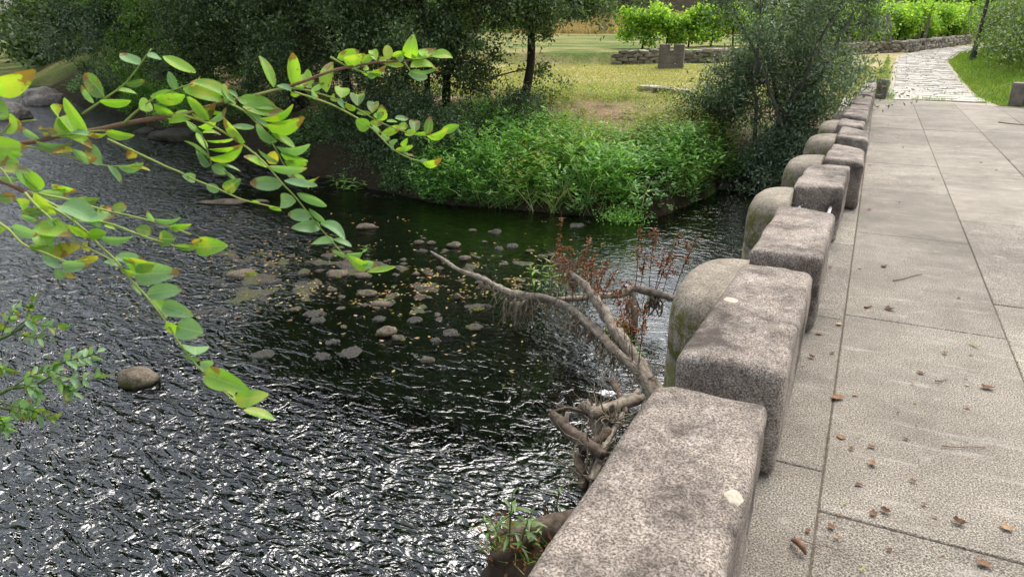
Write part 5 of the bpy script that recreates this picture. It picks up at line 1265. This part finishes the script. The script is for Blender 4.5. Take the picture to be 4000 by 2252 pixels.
compound(rob, OR, [('A', 330, 628), ('A', 430, 615), ('A', 560, 598), ('A', 680, 590)], 1.11, tagl('A', [(460, 600, 275, 452, .26, 'g'), (475, 612, 410, 468, .5, 'g'), (560, 592, 390, 388, .28, 'g'), (340, 625, 270, 540, .3, 'b'), (345, 628, 290, 570, .35, 'g'), (250, 640, 125, 582, .42, 'p'), (430, 612, 560, 600, .16, 'p'), (670, 590, 843, 645, .36, 'g'), (555, 600, 705, 640, .22, 'g'), (430, 628, 560, 640, .18, 'g'), (230, 660, 360, 720, .25, 'p')]))
compound(rob, OR, [('A', 160, 690), ('A', 330, 720), ('A', 500, 775), ('A', 670, 815), ('D', 800, 78), ('D', 880, 60)], 1.10, tagl('A', [(440, 690, 415, 640, .9, 'd'), (480, 722, 350, 708, .35, 'y'), (470, 730, 595, 775, .32, 'p'), (655, 808, 590, 700, .4, 'p')]) + tagl('D', [(690, 75, 792, 188, .32, 'p'), (760, 85, 890, 102, .2, 'p'), (830, 85, 962, 97, .2, 'y')]))
compound(rob, OR, [('A', 690, 645), ('A', 830, 710), ('A', 1000, 790), ('A', 1075, 825), ('E', 0, 115), ('E', 100, 165), ('E', 250, 225), ('E', 400, 290), ('E', 560, 328), ('E', 640, 345)], 1.10, tagl('A', [(830, 700, 855, 790, .6, 'b')]) + tagl('E', [(20, 140, 132, 165, .45, 'p'), (170, 200, 258, 238, .55, 'p'), (290, 232, 357, 182, .6, 'd'), (460, 295, 512, 312, .3, 'g'), (565, 332, 645, 346, .3, 'g')]), 1.06)
compound(rob, OR, [('B', 200, 495), ('B', 350, 545), ('B', 480, 620), ('B', 560, 670), ('B', 650, 740), ('E', 480, 0), ('E', 560, 80), ('E', 650, 185), ('E', 740, 280), ('E', 830, 395), ('E', 900, 480), ('E', 980, 570), ('E', 1060, 660), ('E', 1160, 745)], 1.13, tagl('B', [(355, 525, 240, 365, .38, 'g'), (360, 530, 480, 470, .3, 'p'), (585, 665, 425, 515, .3, 'g'), (500, 560, 645, 615, .22, 'p')]) + tagl('E', [(560, 85, 418, 8, .28, 'g'), (565, 80, 805, 112, .22, 'p'), (655, 192, 458, 185, .5, 'p'), (665, 170, 868, 243, .25, 'p'), (738, 300, 558, 292, .56, 'p'), (745, 250, 942, 302, .27, 'p'), (835, 395, 688, 380, .6, 'p'), (820, 350, 952, 420, .27, 'p'), (890, 458, 753, 460, .45, 'p'), (895, 440, 1033, 478, .25, 'p'), (975, 565, 825, 547, .3, 'p'), (975, 540, 1092, 577, .3, 'p'), (1060, 652, 968, 590, .25, 'p'), (1055, 632, 1197, 650, .3, 'p'), (1190, 722, 1103, 682, .42, 'g'), (1150, 690, 1258, 716, .45, 'p'), (1185, 747, 1372, 755, .2, 'g')]), 1.08)
compound(rob, OR, [('B', 480, 415), ('B', 580, 465), ('B', 650, 530), ('B', 710, 590), ('B', 760, 670), ('B', 800, 740), ('B', 830, 800), ('E', 720, 140), ('E', 840, 188)], 1.15, tagl('B', [(540, 390, 782, 432, .36, 'g'), (570, 440, 828, 512, .3, 'g'), (680, 510, 892, 495, .15, 'g'), (720, 560, 917, 575, .28, 'g'), (760, 612, 907, 687, .3, 'g'), (785, 690, 967, 742, .18, 'p'), (815, 740, 972, 797, .25, 'g'), (590, 455, 712, 590, .14, 'p'), (785, 662, 665, 598, .28, 'p'), (800, 790, 658, 722, .22, 'p'), (775, 722, 748, 815, .6, 'y'), (840, 785, 985, 822, .4, 'g'), (485, 400, 425, 305, .2, 'p'), (540, 382, 465, 318, .3, 'p')]) + tagl('E', [(720, 140, 842, 190, .2, 'g'), (765, 182, 892, 162, .25, 'g'), (680, 100, 722, 152, .4, 'p')]))
compound(rob, OR, [('B', 200, 530), ('B', 260, 560), ('B', 310, 620), ('B', 345, 720), ('B', 370, 805)], 1.19, tagl('B', [(345, 762, 557, 755, .12, 'g'), (350, 708, 562, 705, .12, 'g'), (335, 655, 522, 655, .10, 'g'), (310, 607, 422, 590, .18, 'g'), (285, 565, 392, 555, .14, 'g'), (335, 710, 268, 628, .25, 'g'), (355, 767, 208, 643, .15, 'g'), (365, 808, 243, 700, .2, 'p'), (210, 535, 305, 612, .22, 'p')]) + tagl('E', [(195, 72, 110, -5, .3, 'p'), (205, 75, 300, 130, .6, 'p'), (215, 66, 392, 97, .12, 'p'), (280, 102, 382, 152, .15, 'p')]))
compound(rob, OR, [('B', 10, 480), ('B', 130, 495), ('B', 250, 470), ('B', 345, 455)], 1.15, tagl('B', [(5, 430, 130, 500, .35, 'g'), (130, 500, 255, 458, .3, 'g'), (100, 528, 220, 505, .3, 'g'), (345, 455, 462, 492, .22, 'g'), (260, 500, 380, 470, .3, 'd')]))
compound(rob, OR, [('B', 650, 365), ('B', 780, 330), ('B', 880, 320), ('B', 1000, 335), ('C', 150, 352), ('C', 250, 382), ('C', 400, 450), ('C', 500, 510), ('C', 600, 560), ('C', 700, 595), ('C', 800, 622), ('C', 940, 622)], 1.16, tagl('B', [(770, 312, 693, 108, .3, 'g'), (905, 307, 856, 82, .36, 'g'), (1010, 318, 923, 182, .5, 'g'), (1110, 345, 1112, 128, .38, 'g'), (880, 337, 953, 387, .3, 'g'), (795, 300, 875, 322, .2, 'p'), (900, 312, 988, 300, .3, 'p'), (1010, 332, 1092, 290, .4, 'p')])
         + tagl('C', [(300, 382, 312, 282, .7, 'g'), (405, 432, 403, 308, .5, 'd'), (500, 477, 508, 372, .55, 'd'), (230, 392, 285, 370, .5, 'g'), (330, 442, 402, 420, .4, 'g'), (400, 482, 482, 492, .3, 'g'), (560, 527, 560, 445, .75, 'g'), (510, 502, 568, 480, .4, 'p'), (480, 542, 552, 540, .5, 'g'), (590, 532, 662, 530, .3, 'g'), (645, 512, 717, 525, .35, 'p'), (665, 572, 732, 550, .5, 'g'), (770, 602, 770, 492, .5, 'd'), (850, 612, 868, 512, .6, 'd'), (710, 602, 792, 627, .4, 'g'), (770, 607, 852, 612, .3, 'g'), (850, 627, 962, 620, .22, 'g'), (940, 602, 1047, 558, .45, 'g'), (555, 607, 658, 558, .36, 'g')]), 1.24)
compound(rob, OR, [('C', 0, 345), ('C', 130, 385), ('C', 260, 435), ('C', 400, 510), ('C', 500, 580), ('C', 560, 640), ('C', 640, 715), ('C', 760, 775), ('C', 900, 800)], 1.15, tagl('C', [(475, 578, 403, 528, .75, 'g'), (500, 562, 552, 602, .4, 'p'), (555, 618, 613, 652, .6, 'p'), (605, 662, 668, 697, .6, 'p'), (650, 712, 762, 695, .3, 'g'), (690, 722, 737, 742, .4, 'p'), (720, 747, 764, 745, .4, 'y'), (800, 785, 852, 775, .3, 'p'), (820, 795, 917, 807, .28, 'g'), (110, 345, 142, 378, .3, 'p'), (275, 408, 333, 432, .35, 'p'), (690, 690, 712, 660, .5, 'g')]), 1.2)
compound(rob, OR, [('C', 380, 178), ('C', 520, 155), ('C', 700, 145), ('C', 840, 125), ('C', 900, 110)], 1.21, tagl('C', [(430, 152, 505, 110, .6, 'g'), (525, 142, 488, 45, .45, 'g'), (600, 137, 597, 40, .7, 'g'), (738, 128, 746, 36, .7, 'g'), (822, 117, 820, 42, .65, 'g'), (880, 115, 1027, 92, .36, 'g'), (745, 187, 932, 148, .25, 'g'), (625, 112, 712, 75, .4, 'g'), (570, 157, 692, 190, .35, 'g'), (700, 122, 640, 95, .5, 'g'), (750, 132, 885, 102, .3, 'g'), (540, 140, 600, 130, .5, 'g'), (660, 140, 720, 130, .4, 'p')]))
compound(rob, OR, [('C', 230, 120), ('C', 330, 175), ('C', 420, 210), ('C', 500, 230), ('C', 570, 250)], 1.2, tagl('C', [(275, 128, 415, 82, .5, 'g'), (320, 147, 418, 132, .4, 'g'), (430, 217, 577, 222, .16, 'g'), (440, 202, 484, 175, .5, 'g'), (470, 215, 578, 252, .22, 'p'), (380, 190, 430, 160, .5, 'p')]))
compound(rob, OR, [('C', 705, 155), ('C', 730, 190), ('C', 752, 222)], 1.22, tagl('C', [(760, 217, 928, 200, .18, 'p'), (728, 228, 825, 252, .42, 'p')]))
# second, nearer branch at lower left
compound(rob, OR, [('D', 150, 240), ('D', 300, 268), ('D', 430, 292), ('D', 560, 330), ('D', 700, 370), ('D', 850, 402), ('D', 1000, 440), ('D', 1148, 490), ('D', 1225, 518)], .93, tagl('D', [(245, 227, 78, 108, .22, 'p'), (262, 232, 168, 118, .6, 'g'), (250, 247, 472, 262, .36, 'p'), (330, 200, 492, 250, .35, 'g'), (440, 287, 652, 322, .4, 'd'), (605, 392, 722, 340, .5, 'b'), (620, 395, 705, 330, .5, 'g'), (718, 352, 817, 335, .8, 'd'), (985, 427, 938, 380, .35, 'p'), (990, 417, 1150, 445, .22, 'p'), (1085, 462, 1235, 470, .3, 'g')]), .98)
compound(rob, OR, [('D', 200, 250), ('D', 330, 340), ('D', 450, 418), ('D', 560, 505), ('D', 640, 590), ('D', 740, 680), ('F', 185, 95), ('F', 290, 210), ('F', 380, 330), ('F', 450, 440), ('F', 540, 550), ('F', 640, 645), ('F', 750, 745)], .92, tagl('D', [(565, 522, 667, 508, .55, 'g'), (640, 532, 845, 570, .35, 'p'), (740, 662, 925, 680, .4, 'p'), (800, 692, 958, 725, .35, 'g'), (870, 772, 1050, 760, .5, 'p'), (668, 695, 785, 715, .25, 'p'), (775, 737, 890, 785, .4, 'g')]) + tagl('F', [(283, 187, 437, 163, .45, 'p'), (203, 145, 268, 188, .25, 'p'), (360, 242, 468, 277, .5, 'p'), (300, 202, 408, 293, .35, 'g'), (430, 347, 538, 372, .6, 'p'), (380, 322, 472, 398, .35, 'g'), (520, 487, 527, 380, .85, 'p'), (460, 487, 552, 502, .2, 'p'), (545, 522, 618, 558, .6, 'p'), (570, 577, 722, 640, .46, 'g'), (650, 652, 748, 692, .25, 'g'), (720, 712, 818, 688, .6, 'g'), (760, 757, 913, 792, .28, 'g')]), .86)
compound(rob, OR, [('D', 270, 290), ('D', 430, 370), ('D', 560, 415), ('D', 740, 460), ('D', 900, 522), ('D', 1148, 598), ('E', 60, 590)], .90, tagl('D', [(395, 332, 583, 377, .35, 'p'), (560, 382, 613, 402, .5, 'g'), (455, 420, 742, 462, .26, 'p'), (432, 472, 603, 470, .34, 'g'), (668, 457, 737, 478, .4, 'g'), (868, 482, 983, 502, .55, 'd'), (1020, 542, 1098, 547, .6, 'd')]) + tagl('E', [(-30, 582, 112, 592, .3, 'd'), (108, 592, 242, 580, .58, 'g'), (80, 562, 128, 550, .5, 'b')]))
compound(rob, OR, [('D', 160, 250), ('D', 230, 330), ('D', 330, 420), ('D', 440, 530), ('D', 620, 632), ('D', 740, 692)], .88, tagl('D', [(220, 252, 348, 405, .36, 'g'), (190, 302, 55, 352, .55, 'g'), (145, 392, 272, 368, .5, 'd'), (130, 390, 250, 442, .35, 'p'), (300, 432, 412, 442, .45, 'p'), (228, 462, 433, 500, .36, 'g'), (250, 472, 293, 575, .55, 'g'), (318, 668, 485, 588, .36, 'y'), (460, 692, 595, 648, .25, 'y'), (520, 602, 592, 590, .6, 'y'), (370, 562, 432, 640, .3, 'p')]))
compound(rob, OR, [('D', -40, 420), ('D', 60, 490), ('D', 150, 580), ('D', 300, 640), ('D', 430, 690), ('D', 560, 680)], .86, tagl('D', [(80, 472, 222, 522, .35, 'p'), (190, 582, 335, 622, .38, 'd'), (280, 652, 372, 722, .5, 'p'), (350, 742, 417, 802, .55, 'p'), (418, 770, 484, 792, .7, 'b'), (400, 722, 513, 720, .45, 'p'), (0, 470, 50, 500, .4, 'g')]))
compound(rob, OR, [('D', -30, 70), ('D', 20, 110), ('D', 80, 200)], .9, tagl('D', [(20, 102, 184, 108, .35, 'd'), (-30, 290, 105, 280, .6, 'd'), (0, 150, 120, 180, .4, 'p'), (20, 260, 90, 265, .5, 'b')]))
compound(rob, OR, [('A', -60, 640), ('A', 20, 600), ('A', 75, 548), ('A', 230, 522)], .95, tagl('A', [(-70, 310, 155, 290, .38, 'g'), (-50, 690, 108, 690, .6, 'g'), (-50, 760, 100, 790, .5, 'g'), (-10, 505, 45, 500, .6, 'p'), (60, 540, 98, 565, .4, 'g'), (-20, 395, 32, 470, .5, 'g'), (70, 525, 118, 530, .3, 'y'), (60, 740, 135, 745, .5, 'g')]))
# ------------------------------------------------------------------ ash sapling twigs at the left edge, farther down
ab = np.array([-3.55, 1.1, WATER - .3])
ash = thing('ash_sapling', ab, 'ash sapling twigs with dull green leaflets low at the left edge', 'sapling')
def ash_spray(rachis, dep, n, Lpx, cols, spread=1.0, dead=False):
    A_ = np.array([zp('G', *p) for p in rachis]); P = smooth_path([at_d(a_[0], a_[1], dep) for a_ in A_], 5)
    o = shape('compound_leaf', tube(P, [.003, .0012], 5), M['stem_green'], ash, origin=ab)
    px_ = smooth_path([np.array([a_[0], a_[1], 0]) for a_ in A_], 5)[:, :2]
    for k in range(n):
        t = .25 + .75 * (k // 2 + .5) / (n / 2); i = min(int(t * (len(px_) - 1)), len(px_) - 2)
        dv = px_[i + 1] - px_[i]; an = math.atan2(dv[1], dv[0]) + (lr.uniform(.6, 1.1) * (1 if k % 2 else -1)) * spread
        if k == n - 1: an = math.atan2(dv[1], dv[0]); i = len(px_) - 1
        L = Lpx * lr.uniform(.8, 1.15); q = px_[i]
        u0, v0 = (q[0] - Z['G'][0]) / Z['G'][2], (q[1] - Z['G'][1]) / Z['G'][2]
        leaflet(o, ab, 'G', u0, v0, u0 + math.cos(an) * L / Z['G'][2], v0 + math.sin(an) * L / Z['G'][2], lr.uniform(.3, .46), lr.choice(cols), dep)
shape('trunk', tube(smooth_path([ab, ab + np.array([.05, .0, .9]), at_d(*zp('G', -260, 330), 2.45)], 4), [.03, .02, .012], 8), M['bark_grey'], ash, origin=ab)
for pts_ in ([(-260, 330), (-60, 260), (60, 210), (150, 150)], [(-260, 330), (-40, 520), (60, 500), (190, 480), (320, 405)], [(-260, 330), (-80, 560), (0, 600), (60, 610)]):
    P = smooth_path([at_d(*zp('G', *p), 2.42) for p in pts_], 5); shape('branch', tube(P, [.010, .006, .003], 7), M['stem_green'], ash, origin=ab)
G_ = ['p', 'p', 'd']
ash_spray([(60, 205), (140, 140), (220, 165), (310, 170)], 2.4, 9, 38, G_)
ash_spray([(90, 215), (160, 225), (260, 240)], 2.38, 7, 36, G_)
ash_spray([(150, 150), (155, 80), (185, 10)], 2.44, 9, 16, ['d'])
ash_spray([(-10, 270), (40, 140), (90, 70)], 2.5, 9, 32, G_)
ash_spray([(300, 375), (370, 350), (450, 335), (520, 305)], 2.36, 11, 44, ['p'])
ash_spray([(300, 420), (380, 440), (460, 455), (530, 440)], 2.36, 6, 38, ['p', 'd'])
ash_spray([(230, 470), (300, 450), (360, 500), (390, 520)], 2.37, 13, 46, ['p', 'p', 'd'])
ash_spray([(60, 500), (150, 440), (240, 410), (290, 400)], 2.4, 12, 42, ['d', 'd', 'p'])
ash_spray([(40, 510), (130, 480), (190, 510), (200, 540)], 2.38, 8, 44, ['d', 'p'])
ash_spray([(-20, 560), (90, 600), (180, 620), (265, 665)], 2.4, 12, 46, ['p', 'p', 'd'])
ash_spray([(-20, 600), (60, 620), (130, 640), (160, 650)], 2.42, 8, 38, ['p', 'd'])
ash_spray([(-60, 600), (-10, 650), (20, 690), (30, 720)], 2.45, 9, 40, G_)
ash_spray([(-40, 400), (-10, 390), (30, 400)], 2.5, 6, 36, G_)

# ================================================================== FALLEN LEAVES AND TWIGS ON THE DECK
def dry_leaf_mesh(name, seed, lobes, curl, mat):
    V = [(0, 0, .02)]; n = 28; rg = random.Random(seed)
    for s in (.5, 1.0):
        for j in range(n):
            a_ = 2 * math.pi * j / n; k = 1 - .38 * abs(math.sin(a_ * lobes / 2 + seed)) ** .7 * s + rg.uniform(-.07, .07)
            x, y = math.cos(a_) * .5 * s * k, math.sin(a_) * .36 * s * k
            V.append((x, y, curl * (x * x * 1.6 + .7 * abs(y) * (1 if rg.random() < .9 else .4)) + .05 * mnoise.noise(Vector((x * 5, y * 5, seed)))))
    Fc = [(0, 1 + j, 1 + (j + 1) % n) for j in range(n)] + [(1 + j, 1 + n + j, 1 + n + (j + 1) % n, 1 + (j + 1) % n) for j in range(n)]
    me = bpy.data.meshes.new(name); me.from_pydata(V, [], Fc); me.polygons.foreach_set('use_smooth', np.ones(len(me.polygons), bool)); me.materials.append(mat); return me
m, nt, out = mat_new('fallen_leaf'); oi = N(nt, 'ShaderNodeObjectInfo').outputs['Random']
c = ramp(nt, oi, [(0, (.11, .06, .035)), (.4, (.22, .13, .075)), (.8, (.36, .25, .15)), (1, (.42, .33, .21))])
c = mixc(nt, .8, c, ramp(nt, noise_n(nt, 120, 4, .6, wcoord(nt)), [(.3, (.55, .5, .45)), (.7, (1.25, 1.2, 1.2))]), 'MULTIPLY')
principled(nt, out, c, .8, None, .15); M['fallen'] = m
M['fallen_green'] = plain_mat('fallen_leaf_green', [(.3, (.16, .17, .04)), (.7, (.34, .33, .12))], .7, 60, .2)
DLM = [dry_leaf_mesh('dry_leaf', i, [5, 7, 3, 6][i % 4], [.5, .9, .3, 1.1, .6][i % 5], M['fallen']) for i in range(6)]
DLG = dry_leaf_mesh('dry_leaf_narrow', 9, 2, .5, M['fallen_green'])
LEAFS = [(165, 50, 24, ''), (300, 55, 22, ''), (408, 47, 36, 'large pale dry leaf on the deck beyond the straight twig'), (432, 240, 50, 'large brown curled leaf on the deck near the third parapet block'), (205, 308, 38, 'flat reddish leaf on the joint beside the second parapet block'), (115, 350, 40, 'dark red crumpled leaf beside the second parapet block'), (175, 438, 24, ''), (80, 457, 38, 'brown leaf touching a white speck beside the second block'), (45, 493, 16, ''), (683, 440, 30, ''), (803, 445, 22, ''), (575, 528, 36, 'dark twisted leaf in the middle of the deck'), (538, 577, 18, ''), (780, 550, 20, ''), (785, 582, 18, ''), (875, 597, 58, 'long pale brown leaf near the right joint of the deck'), (748, 187, 24, ''), (197, 640, 78, 'largest brown leaf lying across the long joint of the deck'), (278, 627, 28, ''), (550, 663, 18, ''), (215, 818, 46, 'large pale tan leaf right of the long joint'), (152, 828, 18, ''), (260, 872, 30, ''), (352, 862, 36, ''), (508, 827, 26, ''), (355, 942, 52, 'long brown leaf above the ochre leaf on the near deck'), (295, 1033, 38, 'ochre folded leaf on the near deck'), (540, 1018, 30, ''), (590, 1123, 26, ''), (207, 1172, 22, ''), (360, 1165, 46, 'ochre leaf of the touching pair on the near deck'), (415, 1155, 52, 'rust brown leaf of the touching pair on the near deck'), (640, 1180, 22, ''), (745, 1205, 58, 'large two toned leaf on the near deck'), (962, 1230, 60, 'curled brown leaf at the right edge of the near deck'), (170, 1225, 46, 'crumpled ochre leaf near the cross joint'), (63, 1243, 34, 'small curled tan leaf beside the long joint at the bottom'), (197, 1273, 32, ''), (433, 1327, 30, ''), (670, 1362, 18, ''), (858, 1393, 64, 'flat brown leaf at the bottom right of the deck'), (555, 770, 18, ''), (470, 707, 14, ''), (768, 705, 14, ''), (785, 685, 26, '')]
fr_ = random.Random(12)
for i, (u, v, s, lb) in enumerate(LEAFS):
    p = at_z(3100 + u * .8637, 1000 + v * .8637, .004); dist = np.linalg.norm(p - _C); L = s * .8637 / PX * dist * 1.05
    o = obj('fallen_leaf', DLM[i % 6], None, (p[0], p[1], .006)); o.scale = (L, L, L * fr_.uniform(.5, 1.1)); o.rotation_euler = (fr_.uniform(-.1, .1), fr_.uniform(-.1, .1), fr_.uniform(0, 6.28))
    tag(o, lb or 'small dry brown leaf lying on the bridge deck', 'leaf', 'fallen leaves on the deck')
for u, v, s, lb in ((288, 815, 34, 'thin yellow green leaf standing on the near deck'), (228, 1120, 42, 'slim yellow leaf near the cross joint of the deck'), (310, 1415, 48, 'slim green yellow leaf at the bottom edge of the deck'), (812, 403, 66, 'long narrow green leaf near the right joint of the deck')):
    p = at_z(3100 + u * .8637, 1000 + v * .8637, .004); dist = np.linalg.norm(p - _C); L = s * .8637 / PX * dist
    o = obj('fallen_leaf', DLG, None, (p[0], p[1], .008)); o.scale = (L, L * .35, L * .5); o.rotation_euler = (0, 0, fr_.uniform(0, 6.28)); tag(o, lb, 'leaf', 'fallen leaves on the deck')
for i in range(26):
    x = fr_.uniform(-.05, 2.2) if i % 3 else fr_.uniform(-.02, .5); y = fr_.uniform(5.5, 19)
    o = obj('fallen_leaf', DLM[i % 6], None, (x, y, .006)); L = fr_.uniform(.03, .07); o.scale = (L, L * .8, L * .8); o.rotation_euler = (0, 0, fr_.uniform(0, 6.28)); tag(o, 'small dry brown leaf lying on the bridge deck', 'leaf', 'fallen leaves on the deck')
pd_ = at_z(3118, 2115, .012)
P = smooth_path([at_z(3092, 2108, .01), at_z(3112, 2112, .03), at_z(3135, 2135, .03), at_z(3148, 2165, .01)], 4)
tag(shape('seed_pod', tube(P, [.004, .011, .011, .003], 7), M['twig']), 'curved dark brown seed pod near the parapet at the bottom', 'seed pod')
for (a, b, lb, w) in (((450, 110), (582, 80), 'straight thin twig lying on the deck beyond the curled leaf', .004), ((640, 562), (700, 558), 'short dark twig on the middle of the deck', .003), ((670, 855), (872, 865), 'long thin curved twig on the near deck', .0022), ((320, 230), (355, 226), 'stubby brown twig left of the large curled leaf', .007), ((0, 1268), (235, 1340), 'long fine straw lying across the joint at the bottom', .0016)):
    p, q = at_z(3100 + a[0] * .8637, 1000 + a[1] * .8637, .008), at_z(3100 + b[0] * .8637, 1000 + b[1] * .8637, .008)
    tag(shape('twig', tube(smooth_path([p, (p * 2 + q) / 3 + np.array([0.004, -.006, 0]), (p + 2 * q) / 3 + np.array([.0, .004, 0]), q], 3), [w, w * .6], 6), M['twig']), lb, 'twig')
p, q = at_z(3900, 477, .012), at_z(4000, 487, .012)
tag(shape('twig', tube(smooth_path([p, (p + q) / 2 + np.array([0, -.05, 0]), q], 4), [.010, .007], 6), M['twig']), 'dark curved stick on the far right of the deck', 'twig')
